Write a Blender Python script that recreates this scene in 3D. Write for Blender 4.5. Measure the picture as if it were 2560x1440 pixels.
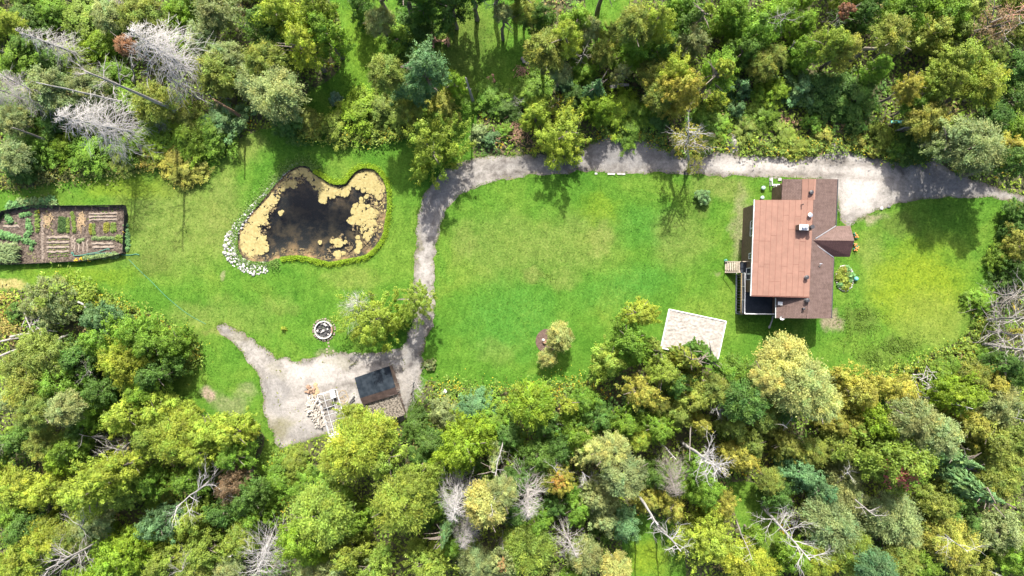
import bpy, math, random
import numpy as np
from mathutils import Vector, Matrix, geometry, noise as mnoise

for _o in list(bpy.data.objects):
    bpy.data.objects.remove(_o)
C = bpy.context.scene.collection
scene = bpy.context.scene
R = math.radians

# ------------------------------------------------------------------ camera, sky, sun, exposure
CAM_H = 85.0
SC = 20.0            # photograph pixels per metre on the ground
cam_data = bpy.data.cameras.new('camera')
cam_data.sensor_width = 36.0
cam_data.lens = 36.0 * CAM_H / 128.0
cam_data.clip_start = 0.5
cam_data.clip_end = 3000.0
cam = bpy.data.objects.new('camera', cam_data)
cam.location = (0, 0, CAM_H)
C.objects.link(cam)
scene.camera = cam

SUN_EL = 50.0
world = bpy.data.worlds.new('World')
scene.world = world
world.use_nodes = True
wn = world.node_tree.nodes
wl = world.node_tree.links
sky = wn.new('ShaderNodeTexSky')
sky.sky_type = 'NISHITA'
sky.sun_disc = False
sky.sun_elevation = R(SUN_EL)
sky.sun_rotation = R(0)
sky.dust_density = 4.0
sky.ozone_density = .4
sky.air_density = .8
wn['Background'].inputs['Strength'].default_value = 0.15
wl.new(sky.outputs[0], wn['Background'].inputs['Color'])

sun_data = bpy.data.lights.new('sun', 'SUN')
sun_data.energy = 4.6
sun_data.angle = R(0.6)
sun_data.color = (1.0, 0.955, 0.87)
sun = bpy.data.objects.new('sun', sun_data)
sun.rotation_euler = (R(-(90 - SUN_EL)), 0, 0)
sun.location = (0, 60, 90)
C.objects.link(sun)

scene.view_settings.view_transform = 'Standard'
scene.view_settings.look = 'None'
scene.view_settings.exposure = 1.6
scene.view_settings.gamma = 1.0
scene.view_settings.use_curve_mapping = False
scene.cycles.max_bounces = 6
scene.cycles.diffuse_bounces = 3
scene.cycles.transparent_max_bounces = 8

rnd = random.Random(11)
rng = np.random.default_rng(11)

# ------------------------------------------------------------------ coordinates
def W(px, py, z=0.0):
    k = (CAM_H - z) / CAM_H / SC
    return Vector(((px - 1280) * k, (720 - py) * k, z))
def HZ(zx, zy, z=0.0):                # house close-up
    return W(1760 + zx * 0.31936, 400 + zy * 0.31944, z)
def YZ(zx, zy, z=0.0):                # yard close-up
    return W(640 + zx * 0.2916, 720 + zy * 0.2916, z)
def GZ(zx, zy, z=0.0):                # garden close-up
    return W(zx * 0.1528, 460 + zy * 0.1528, z)
def PZ(zx, zy, z=0.0):                # pond close-up
    return W(540 + zx * 0.2222, 380 + zy * 0.2222, z)

def in_poly(pts, poly):
    pts = np.asarray(pts, float)
    poly = np.asarray(poly, float)
    x, y = pts[:, 0], pts[:, 1]
    ins = np.zeros(len(pts), bool)
    x0, y0 = poly[-1]
    for x1, y1 in poly:
        c = (y0 > y) != (y1 > y)
        with np.errstate(divide='ignore', invalid='ignore'):
            xi = (x1 - x0) * (y - y0) / (y1 - y0) + x0
        ins ^= c & (x < xi)
        x0, y0 = x1, y1
    return ins

def dist_poly(pts, poly, closed=True):
    pts = np.asarray(pts, float)
    poly = np.asarray(poly, float)
    best = np.full(len(pts), 1e9)
    n = len(poly)
    for i in range(n if closed else n - 1):
        a, b = poly[i], poly[(i + 1) % n]
        ab = b - a
        t = np.clip(((pts - a) @ ab) / max(ab @ ab, 1e-9), 0, 1)
        d = np.linalg.norm(pts - (a + t[:, None] * ab), axis=1)
        best = np.minimum(best, d)
    return best

def smooth(poly, n=6, closed=True):
    P = [np.array(p, float) for p in poly]
    out = []
    m = len(P)
    for i in range(m if closed else m - 1):
        if closed:
            p0, p1, p2, p3 = P[i - 1], P[i], P[(i + 1) % m], P[(i + 2) % m]
        else:
            p0, p1, p2, p3 = P[max(i - 1, 0)], P[i], P[i + 1], P[min(i + 2, m - 1)]
        for k in range(n):
            t = k / n
            out.append(0.5 * ((2 * p1) + (-p0 + p2) * t + (2 * p0 - 5 * p1 + 4 * p2 - p3) * t * t + (-p0 + 3 * p1 - 3 * p2 + p3) * t ** 3))
    if not closed:
        out.append(P[-1])
    return [tuple(p) for p in out]

def px_poly(pts, n=5, jit=0.0, closed=True):
    s = smooth([tuple(W(*p).xy) for p in pts], n, closed)
    if jit:
        s = [(x + jit * mnoise.noise((x * .9, y * .9, 3.1)) + .5 * jit * mnoise.noise((x * 2.7, y * 2.7, 7.7)),
              y + jit * mnoise.noise((x * .9, y * .9, 9.4)) + .5 * jit * mnoise.noise((x * 2.7, y * 2.7, 1.2))) for x, y in s]
    return s

# ------------------------------------------------------------------ materials
def nodes_of(m):
    m.use_nodes = True
    return m.node_tree.nodes, m.node_tree.links
def ramp(nt, stops, fac):
    n = nt.nodes.new('ShaderNodeValToRGB')
    e = n.color_ramp.elements
    while len(e) > 1:
        e.remove(e[0])
    e[0].position = stops[0][0]; e[0].color = (*stops[0][1], 1)
    for p, c in stops[1:]:
        q = e.new(p); q.color = (*c, 1)
    nt.links.new(fac, n.inputs[0])
    return n.outputs[0]
def mix(nt, fac, a, b, mode='MIX'):
    n = nt.nodes.new('ShaderNodeMix'); n.data_type = 'RGBA'; n.blend_type = mode
    for k, v in ((0, fac), (6, a), (7, b)):
        if isinstance(v, (int, float)):
            n.inputs[k].default_value = v
        elif isinstance(v, tuple):
            n.inputs[k].default_value = (*v, 1)
        else:
            nt.links.new(v, n.inputs[k])
    return n.outputs[2]
def noise_tex(nt, scale, detail=4, rough=.6, coord=None, dist=0.0):
    n = nt.nodes.new('ShaderNodeTexNoise')
    n.inputs['Scale'].default_value = scale
    n.inputs['Detail'].default_value = detail
    n.inputs['Roughness'].default_value = rough
    n.inputs['Distortion'].default_value = dist
    if coord is not None:
        nt.links.new(coord, n.inputs['Vector'])
    return n.outputs[0]
def world_pos(nt):
    return nt.nodes.new('ShaderNodeNewGeometry').outputs['Position']
def bump(nt, h, strength, dist=0.05):
    b = nt.nodes.new('ShaderNodeBump')
    b.inputs['Strength'].default_value = strength
    b.inputs['Distance'].default_value = dist
    nt.links.new(h, b.inputs['Height'])
    return b.outputs[0]

TONE = .81
def mat(name, c1, c2=None, scale=3.0, rough=.85, bmp=.3, bscale=20.0, metal=0.0, lo=.35, hi=.65, rand=0.0):
    c2 = tuple(x * TONE for x in (c2 or tuple(x * 1.25 for x in c1))); c1 = tuple(x * TONE for x in c1)
    m = bpy.data.materials.new(name)
    ns, ls = nodes_of(m)
    nt = m.node_tree
    b = ns['Principled BSDF']
    b.inputs['Roughness'].default_value = rough
    b.inputs['Metallic'].default_value = metal
    b.inputs['Specular IOR Level'].default_value = .3
    pos = world_pos(nt)
    col = ramp(nt, [(lo, c1), (hi, c2 or tuple(min(1, x * 1.25) for x in c1))], noise_tex(nt, scale, 5, .65, pos))
    if rand:
        oi = ns.new('ShaderNodeObjectInfo')
        mr = ns.new('ShaderNodeMapRange'); mr.inputs[3].default_value = 1 - rand; mr.inputs[4].default_value = 1 + rand
        ls.new(oi.outputs['Random'], mr.inputs[0])
        vm = ns.new('ShaderNodeVectorMath'); vm.operation = 'SCALE'
        ls.new(col, vm.inputs[0]); ls.new(mr.outputs[0], vm.inputs['Scale'])
        col = vm.outputs[0]
    ls.new(col, b.inputs['Base Color'])
    if bmp:
        ls.new(bump(nt, noise_tex(nt, bscale, 3, .6, pos), bmp), b.inputs['Normal'])
    return m

def leaf_mat(name, trans=.40, spec=.15):
    """leaf colour = the object's own colour x the per-leaf variation stored on the mesh"""
    m = bpy.data.materials.new(name)
    ns, ls = nodes_of(m)
    nt = m.node_tree
    ns.remove(ns['Principled BSDF'])
    oi = ns.new('ShaderNodeObjectInfo')
    at = ns.new('ShaderNodeAttribute'); at.attribute_name = 'leaf'
    col = mix(nt, 1.0, oi.outputs['Color'], at.outputs['Color'], 'MULTIPLY')
    d = ns.new('ShaderNodeBsdfDiffuse'); t = ns.new('ShaderNodeBsdfTranslucent')
    g = ns.new('ShaderNodeBsdfGlossy'); g.inputs['Roughness'].default_value = .55
    ls.new(col, d.inputs[0])
    tc = mix(nt, 1.0, col, (1.2, 1.3, .3), 'MULTIPLY')
    ls.new(tc, t.inputs[0])
    m1 = ns.new('ShaderNodeMixShader'); m1.inputs[0].default_value = trans
    ls.new(d.outputs[0], m1.inputs[1]); ls.new(t.outputs[0], m1.inputs[2])
    m2 = ns.new('ShaderNodeMixShader'); m2.inputs[0].default_value = spec * .08
    ls.new(m1.outputs[0], m2.inputs[1]); ls.new(g.outputs[0], m2.inputs[2])
    ls.new(m2.outputs[0], ns['Material Output'].inputs[0])
    return m

M = {}
M['leaf'] = leaf_mat('foliage')
M['weed'] = leaf_mat('low_foliage', .3, .1)
M['bark'] = mat('bark', (.10, .08, .06), (.22, .19, .16), 6, .9, .5, 30)
M['dead'] = mat('weathered_wood', (0.2, 0.185, 0.17), (0.32, 0.3, 0.275), 4, .9, .4, 25)
M['dead_white'] = mat('bleached_wood', (0.26, 0.25, 0.235), (0.38, 0.365, 0.345), 4, .9, .3, 25)
M['dead_grey'] = mat('grey_wood', (0.12, 0.105, 0.09), (0.22, 0.2, 0.175), 4, .9, .4, 25)
M['dead_brown'] = mat('brown_wood', (.13, .08, .05), (.28, .17, .11), 5, .9, .4, 25)
M['dead_red'] = mat('reddish_wood', (.26, .13, .09), (.42, .24, .17), 5, .9, .4, 25)
M['salmon'] = mat('salmon_roofing', (0.155, 0.083, 0.06), (0.203, 0.109, 0.079), 1.3, .8, .12, 40, lo=.28, hi=.72, rand=.035)
M['salmon_seam'] = mat('roofing_seam', (0.12, 0.05, 0.036), (0.15, 0.06, 0.045), 2, .8, .1)
M['white'] = mat('white_paint', (0.5, 0.5, 0.49), (0.62, 0.62, 0.61), 3, .5, .05)
M['siding'] = mat('siding', (0.1, 0.066, 0.045), (0.15, 0.1, 0.07), 3, .7, .2)
M['glass'] = mat('window_glass', (.02, .025, .03), (.04, .05, .06), 2, .08, 0)
M['black_metal'] = mat('black_metal', (.02, .02, .022), (.045, .045, .05), 8, .45, .05)
M['steel'] = mat('steel', (.42, .43, .44), (.6, .6, .6), 8, .35, .05, metal=.7)
M['deck_black'] = mat('black_deck_membrane', (0.02, 0.025, 0.032), (0.036, 0.042, 0.052), 1.2, .6, .1)
M['deck_grey'] = mat('grey_deck_board', (0.13, 0.13, 0.135), (0.18, 0.18, 0.185), 3, .7, .1)
M['lumber'] = mat('pale_lumber', (0.26, 0.215, 0.16), (0.36, 0.31, 0.25), 5, .8, .2, rand=.1)
M['tan_wood'] = mat('tan_wood', (.26, .19, .09), (.36, .27, .14), 5, .8, .2)
M['sand'] = mat('sand', (0.19, 0.175, 0.155), (0.31, 0.29, 0.265), 3.0, .95, .5, 18)
M['stone'] = mat('pale_stone', (0.25, 0.24, 0.225), (0.44, 0.43, 0.41), 2.5, .85, .3, 10, rand=.18)
M['charred'] = mat('charred_wood', (.012, .012, .012), (.09, .09, .09), 7, .9, .4)
M['dirt'] = mat('dark_soil', (0.055, 0.04, 0.03), (0.155, 0.122, 0.095), 2.5, .95, .6, 12)
M['soil_pale'] = mat('dry_soil', (0.155, 0.125, 0.098), (0.23, 0.19, 0.155), 3, .95, .6, 12)
M['straw'] = mat('straw', (0.24, 0.165, 0.09), (0.34, 0.255, 0.15), 6, .95, .6, 20)
M['mulch'] = mat('mulch', (0.07, 0.046, 0.036), (0.125, 0.085, 0.066), 6, .95, .7, 18)
M['fence_black'] = mat('black_netting', (.012, .012, .014), (.03, .03, .03), 6, .8, .1)
M['hose'] = mat('hose_rubber', (0.04, 0.16, 0.115), (0.055, 0.21, 0.155), 3, .5, 0)
M['turquoise'] = mat('turquoise_plastic', (0.09, 0.32, 0.28), (0.13, 0.4, 0.36), 2, .4, 0)
M['paleglobe'] = mat('pale_globe', (0.3, 0.44, 0.39), (0.38, 0.52, 0.47), 2, .4, 0)
M['shed_dark'] = mat('dark_metal_roof', (0.008, 0.012, 0.017), (0.02, 0.026, 0.033), 1.5, .9, .1, 6)
M['shed_brown'] = mat('brown_metal_roof', (0.045, 0.033, 0.029), (0.085, 0.06, 0.052), 1.6, .7, .15, 8)
M['shed_moss'] = mat('mossy_old_roof', (0.055, 0.046, 0.036), (0.235, 0.205, 0.165), 5.0, .95, .5, 14, lo=.42, hi=.56)
M['shed_wall'] = mat('shed_boards', (.12, .08, .06), (.2, .14, .11), 4, .9, .4)
M['log'] = mat('firewood', (0.22, 0.19, 0.155), (0.42, 0.39, 0.35), 8, .9, .4, 25, rand=.25)
M['redlog'] = mat('fresh_cut_wood', (0.17, 0.1, 0.065), (0.28, 0.19, 0.13), 8, .9, .4, 25, rand=.2)
M['pipe'] = mat('white_pipe', (0.36, 0.37, 0.38), (0.5, 0.5, 0.5), 3, .4, 0)
M['algae'] = mat('algae', (.205, .168, .062), (.28, .235, .105), 3.0, .95, .5, 14)
M['algae_dull'] = mat('dull_algae', (0.085, 0.065, 0.03), (0.16, 0.12, 0.06), 3.0, .95, .5, 14)
M['flower_orange'] = mat('orange_petals', (0.42, 0.15, 0.03), (0.5, 0.22, 0.06), 5, .7, 0)

def shingle_mat(name, c1, c2):
    m = bpy.data.materials.new(name)
    ns, ls = nodes_of(m); nt = m.node_tree
    b = ns['Principled BSDF']; b.inputs['Roughness'].default_value = .92
    b.inputs['Specular IOR Level'].default_value = .2
    pos = world_pos(nt)
    br = ns.new('ShaderNodeTexBrick')
    br.inputs['Scale'].default_value = 1.0
    br.inputs['Brick Width'].default_value = .33; br.inputs['Row Height'].default_value = .14
    br.inputs['Mortar Size'].default_value = .012
    br.inputs['Color1'].default_value = (*c1, 1); br.inputs['Color2'].default_value = (*c2, 1)
    br.inputs['Mortar'].default_value = (*[x * .6 for x in c1], 1)
    mp = ns.new('ShaderNodeMapping'); mp.inputs['Rotation'].default_value = (0, 0, R(88))
    ls.new(pos, mp.inputs[0]); ls.new(mp.outputs[0], br.inputs['Vector'])
    st = ns.new('ShaderNodeMapping'); st.inputs['Scale'].default_value = (.5, 2.4, 1)
    ls.new(pos, st.inputs[0])
    streak = ramp(nt, [(.3, (.72, .70, .68)), (.5, (1, 1, 1)), (.7, (1.18, 1.18, 1.2))], noise_tex(nt, 1.1, 6, .68, st.outputs[0]))
    ls.new(mix(nt, 1.0, br.outputs[0], streak, 'MULTIPLY'), b.inputs['Base Color'])
    ls.new(bump(nt, br.outputs[1], .25, .02), b.inputs['Normal'])
    return m
M['shingle'] = shingle_mat('brown_shingles', (.082, .055, .047), (.104, .071, .061))
M['shingle_shaded'] = shingle_mat('shaded_brown_shingles', (.066, .034, .032), (.082, .044, .041))  # darker copy of the shingles: shade painted into the porch slope facing off the sun

for k_ in ('shed_dark', 'deck_black', 'shed_brown'): M[k_].node_tree.nodes['Principled BSDF'].inputs['Specular IOR Level'].default_value = .06; M[k_].node_tree.nodes['Principled BSDF'].inputs['Roughness'].default_value = .9
# ground materials ---------------------------------------------------
def spots(nt, pos, items, base):
    """soft irregular regions of ground colour, from growth and wear to painted sun and shade: (px, py, rx, ry, colour, strength)"""
    wob = nt.nodes.new('ShaderNodeTexNoise'); wob.inputs['Scale'].default_value = .45; wob.inputs['Detail'].default_value = 5
    nt.links.new(pos, wob.inputs['Vector'])
    sub = nt.nodes.new('ShaderNodeVectorMath'); sub.operation = 'MULTIPLY_ADD'
    nt.links.new(wob.outputs[1], sub.inputs[0]); sub.inputs[1].default_value = (4, 4, 0); sub.inputs[2].default_value = (-2, -2, 0)
    add = nt.nodes.new('ShaderNodeVectorMath'); add.operation = 'ADD'
    nt.links.new(pos, add.inputs[0]); nt.links.new(sub.outputs[0], add.inputs[1])
    grain = noise_tex(nt, 2.2, 5, .7, pos)
    for px, py, rx, ry, col, k in items:
        c = W(px, py)
        mp = nt.nodes.new('ShaderNodeMapping'); mp.vector_type = 'POINT'
        s = (SC / rx, SC / ry)
        mp.inputs['Location'].default_value = (-c.x * s[0], -c.y * s[1], 0)
        mp.inputs['Scale'].default_value = (s[0], s[1], 0)
        nt.links.new(add.outputs[0], mp.inputs[0])
        ln = nt.nodes.new('ShaderNodeVectorMath'); ln.operation = 'LENGTH'
        nt.links.new(mp.outputs[0], ln.inputs[0])
        mr = nt.nodes.new('ShaderNodeMapRange'); mr.interpolation_type = 'SMOOTHSTEP'
        mr.inputs[1].default_value = 1.15; mr.inputs[2].default_value = .35; mr.inputs[3].default_value = 0; mr.inputs[4].default_value = k
        nt.links.new(ln.outputs['Value'], mr.inputs[0])
        gm = nt.nodes.new('ShaderNodeMath'); gm.operation = 'MULTIPLY_ADD'
        nt.links.new(grain, gm.inputs[0]); gm.inputs[1].default_value = 1.6; gm.inputs[2].default_value = .2
        mm = nt.nodes.new('ShaderNodeMath'); mm.operation = 'MULTIPLY'; mm.use_clamp = True
        nt.links.new(mr.outputs[0], mm.inputs[0]); nt.links.new(gm.outputs[0], mm.inputs[1])
        base = mix(nt, mm.outputs[0], base, col)
    return base

GREEN = (.078, .150, .014)
def lawn_material():
    m = bpy.data.materials.new('mown_lawn')
    ns, ls = nodes_of(m); nt = m.node_tree
    b = ns['Principled BSDF']; b.inputs['Roughness'].default_value = .95
    b.inputs['Specular IOR Level'].default_value = .1
    pos = world_pos(nt)
    big = noise_tex(nt, .12, 5, .6, pos, .5)
    col = ramp(nt, [(.3, (.029, .087, .007)), (.5, (.046, .106, .010)), (.7, (.076, .123, .015))], big)
    dry = (.098, .118, .028); lime = (.096, .138, .008); olive = (.050, .066, .013); cool = (.032, .104, .012)
    bare = (.17, .135, .095)
    col = spots(nt, pos, [
        (430, 560, 190, 150, dry, .55), (560, 520, 60, 140, dry, .5), (330, 470, 150, 40, lime, .5),
        (620, 360, 60, 60, dry, .5), (200, 690, 200, 30, lime, .4), (560, 800, 160, 60, dry, .3),
        (900, 90, 60, 180, lime, .3), (1150, 110, 120, 140, olive, .6),
        (1250, 620, 130, 110, dry, .4), (1430, 610, 150, 100, dry, .45), (1500, 520, 60, 50, lime, .4),
        (1620, 560, 90, 70, cool, .6), (1700, 600, 90, 90, dry, .45), (1800, 470, 90, 40, dry, .6), (1850, 560, 30, 110, bare, .45),
        (1280, 800, 160, 120, cool, .75), (1400, 700, 60, 30, dry, .4), (1600, 700, 100, 60, cool, .7), (1520, 740, 120, 60, cool, .5),
        (2300, 720, 150, 140, lime, .9), (2330, 800, 130, 90, dry, .35), (2150, 800, 55, 45, olive, .55), (2250, 865, 60, 30, olive, .55), (2190, 900, 50, 30, olive, .4), (1330, 690, 30, 24, dry, .6), (1160, 600, 40, 60, dry, .4), (1500, 600, 40, 40, dry, .5), (1240, 880, 60, 40, dry, .3), (880, 700, 90, 30, dry, .35), (700, 760, 60, 30, dry, .3), (1750, 520, 40, 30, olive, .5), (380, 660, 60, 50, olive, .5), (450, 470, 60, 30, olive, .4),
        (2080, 800, 26, 28, bare, .8), (2180, 545, 40, 16, bare, .6), (2180, 620, 40, 60, dry, .4),
        (520, 985, 26, 24, bare, .95), (570, 1010, 60, 40, bare, .35), (620, 970, 40, 25, bare, .3), (470, 780, 80, 40, dry, .3), (560, 830, 60, 14, dry, .7),
        (600, 620, 16, 12, bare, .4), (560, 690, 14, 10, bare, .4), (1350, 830, 20, 20, cool, .5), (810, 885, 26, 20, bare, .35),
        (1880, 760, 20, 20, bare, .3), (1790, 690, 14, 12, bare, .3), (20, 720, 60, 20, (.30, .22, .10), .6),
        (1620, 1400, 60, 60, lime, .7), (2250, 560, 60, 40, olive, .5),
    ], col)
    mid = ramp(nt, [(.3, (.52, .60, .50)), (.5, (1, 1, 1)), (.72, (1.45, 1.30, 1.6))], noise_tex(nt, .8, 6, .75, pos))
    fine = ramp(nt, [(.32, (.50, .56, .48)), (.5, (1, 1, 1)), (.68, (1.55, 1.42, 1.7))], noise_tex(nt, 4.2, 4, .75, pos))
    col = mix(nt, .85, col, mid, 'MULTIPLY')
    col = mix(nt, .85, col, fine, 'MULTIPLY')
    # mowing lines
    mp = ns.new('ShaderNodeMapping'); mp.inputs['Rotation'].default_value = (0, 0, R(12))
    ls.new(pos, mp.inputs[0])
    wv = ns.new('ShaderNodeTexWave'); wv.inputs['Scale'].default_value = .42; wv.inputs['Distortion'].default_value = 2.5; wv.inputs['Detail'].default_value = 2
    ls.new(mp.outputs[0], wv.inputs[0])
    col = mix(nt, .5, col, ramp(nt, [(0, (.90, .92, .9)), (1, (1.08, 1.06, 1.1))], wv.outputs[1]), 'MULTIPLY')
    ls.new(col, b.inputs['Base Color'])
    ls.new(bump(nt, noise_tex(nt, 9, 3, .7, pos), .7, .12), b.inputs['Normal'])
    return m
M['lawn'] = lawn_material()

def gravel_material():
    m = bpy.data.materials.new('gravel')
    ns, ls = nodes_of(m); nt = m.node_tree
    b = ns['Principled BSDF']; b.inputs['Roughness'].default_value = .95
    b.inputs['Specular IOR Level'].default_value = .1
    pos = world_pos(nt)
    col = ramp(nt, [(.27, (.072, .065, .057)), (.42, (.135, .126, .114)), (.58, (.188, .177, .163)), (.75, (.228, .217, .203))], noise_tex(nt, .6, 8, .76, pos, .8))
    col = mix(nt, 1.0, col, ramp(nt, [(.38, (.60, .585, .58)), (.5, (.94, .94, .94)), (.64, (1.12, 1.11, 1.10))], noise_tex(nt, .24, 6, .66, pos, 1.6)), 'MULTIPLY')
    pale = (.275, .260, .240); grey = (.105, .103, .103); weedy = (.100, .095, .045)  # along the drive, sunlit pale and shaded grey stretches are painted into the colour
    col = spots(nt, pos, [
        (2150, 470, 70, 90, pale, .85), (1900, 410, 180, 30, pale, .7), (800, 930, 140, 40, pale, .55), (740, 1010, 80, 80, pale, .3),
        (1560, 390, 110, 40, grey, .7), (1100, 470, 60, 60, grey, .75), (1060, 530, 30, 60, grey, .7), (2380, 460, 120, 50, grey, .65),
        (1350, 410, 90, 22, grey, .45), (1035, 880, 40, 60, grey, .5), (1060, 680, 20, 90, pale, .35), (700, 1070, 40, 40, weedy, .6), (690, 990, 40, 60, grey, .4), (760, 1080, 60, 30, grey, .4), (850, 910, 60, 20, weedy, .3), (1045, 620, 8, 60, weedy, .4), (1040, 760, 10, 60, weedy, .4),
        (600, 850, 50, 30, weedy, .3), (690, 930, 30, 30, weedy, .25), (900, 1010, 30, 50, pale, .3),
    ], col)
    at = ns.new('ShaderNodeAttribute'); at.attribute_name = 'wear'
    sp = ns.new('ShaderNodeSeparateColor'); ls.new(at.outputs['Color'], sp.inputs[0])
    col = mix(nt, sp.outputs[0], col, mix(nt, 1.0, col, (.62, .60, .59), 'MULTIPLY'))
    em = ns.new('ShaderNodeMath'); em.operation = 'MULTIPLY_ADD'; ls.new(noise_tex(nt, 1.6, 5, .7, pos), em.inputs[0]); em.inputs[1].default_value = 2.6; ls.new(sp.outputs[1], em.inputs[2])
    e2 = ns.new('ShaderNodeMath'); e2.operation = 'SUBTRACT'; e2.use_clamp = True; ls.new(em.outputs[0], e2.inputs[0]); e2.inputs[1].default_value = 1.75
    e3 = ns.new('ShaderNodeMath'); e3.operation = 'MULTIPLY'; ls.new(e2.outputs[0], e3.inputs[0]); ls.new(sp.outputs[1], e3.inputs[1])
    col = mix(nt, e3.outputs[0], col, (.085, .072, .044))
    fine = ramp(nt, [(.3, (.55, .53, .50)), (.5, (1, 1, 1)), (.7, (1.3, 1.3, 1.32))], noise_tex(nt, 3.2, 6, .85, pos))
    col = mix(nt, .85, col, fine, 'MULTIPLY')
    ls.new(col, b.inputs['Base Color'])
    ls.new(bump(nt, noise_tex(nt, 12, 4, .75, pos), .6, .06), b.inputs['Normal'])
    return m
M['gravel'] = gravel_material()
M['forest_floor'] = mat('forest_floor', (.030, .036, .014), (.085, .080, .036), .8, .95, .8, 6)
M['pond_bed'] = mat('pond_bed', (0.02, 0.019, 0.014), (0.26, 0.165, 0.075), .5, .95, .3, 5, lo=.46, hi=.72)

def water_material():
    m = bpy.data.materials.new('pond_water')
    ns, ls = nodes_of(m); nt = m.node_tree
    ns.remove(ns['Principled BSDF'])
    tr = ns.new('ShaderNodeBsdfTransparent'); tr.inputs[0].default_value = (.92, .93, .92, 1)
    gl = ns.new('ShaderNodeBsdfGlossy'); gl.inputs['Roughness'].default_value = .03
    fr = ns.new('ShaderNodeFresnel'); fr.inputs['IOR'].default_value = 1.33
    pos = world_pos(nt)
    bn = bump(nt, noise_tex(nt, 2.0, 3, .5, pos), .05, .05)
    ls.new(bn, gl.inputs['Normal'])
    mx = ns.new('ShaderNodeMixShader')
    ls.new(fr.outputs[0], mx.inputs[0]); ls.new(tr.outputs[0], mx.inputs[1]); ls.new(gl.outputs[0], mx.inputs[2])
    ls.new(mx.outputs[0], ns['Material Output'].inputs['Surface'])
    ab = ns.new('ShaderNodeVolumeAbsorption'); ab.inputs['Color'].default_value = (.50, .56, .62, 1); ab.inputs['Density'].default_value = 1.65
    ls.new(ab.outputs[0], ns['Material Output'].inputs['Volume'])
    return m
M['water'] = water_material()

# ------------------------------------------------------------------ objects
ORIGIN = {}
def prop(o, label=None, cat=None, group=None, kind=None):
    if label: o['label'] = label
    if cat: o['category'] = cat
    if group: o['group'] = group
    if kind: o['kind'] = kind
    return o
def empty(name, loc, label, cat, group=None):
    o = bpy.data.objects.new(name, None)
    o.empty_display_size = .3
    C.objects.link(o)
    o.location = loc
    ORIGIN[o.name] = Vector(loc)
    return prop(o, label, cat, group)
def mesh_np(name, V, F, m=None, leaf=None, smooth_=False):
    """F: (n,k) int array of equal-sized faces; leaf: per-face rgb stored on the corners"""
    V = np.asarray(V, np.float32); F = np.asarray(F, np.int32)
    me = bpy.data.meshes.new(name)
    n, k = F.shape
    me.vertices.add(len(V)); me.vertices.foreach_set('co', V.ravel())
    me.loops.add(n * k); me.loops.foreach_set('vertex_index', F.ravel())
    me.polygons.add(n); me.polygons.foreach_set('loop_start', np.arange(0, n * k, k, dtype=np.int32))
    me.update(calc_edges=True)
    if leaf is not None:
        a = me.color_attributes.new('leaf', 'FLOAT_COLOR', 'CORNER')
        c = np.ones((n * k, 4), np.float32); c[:, :3] = np.repeat(leaf, k, axis=0)
        a.data.foreach_set('color', c.ravel())
    if smooth_:
        me.polygons.foreach_set('use_smooth', np.ones(n, bool))
    if m: me.materials.append(m)
    return me
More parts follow.
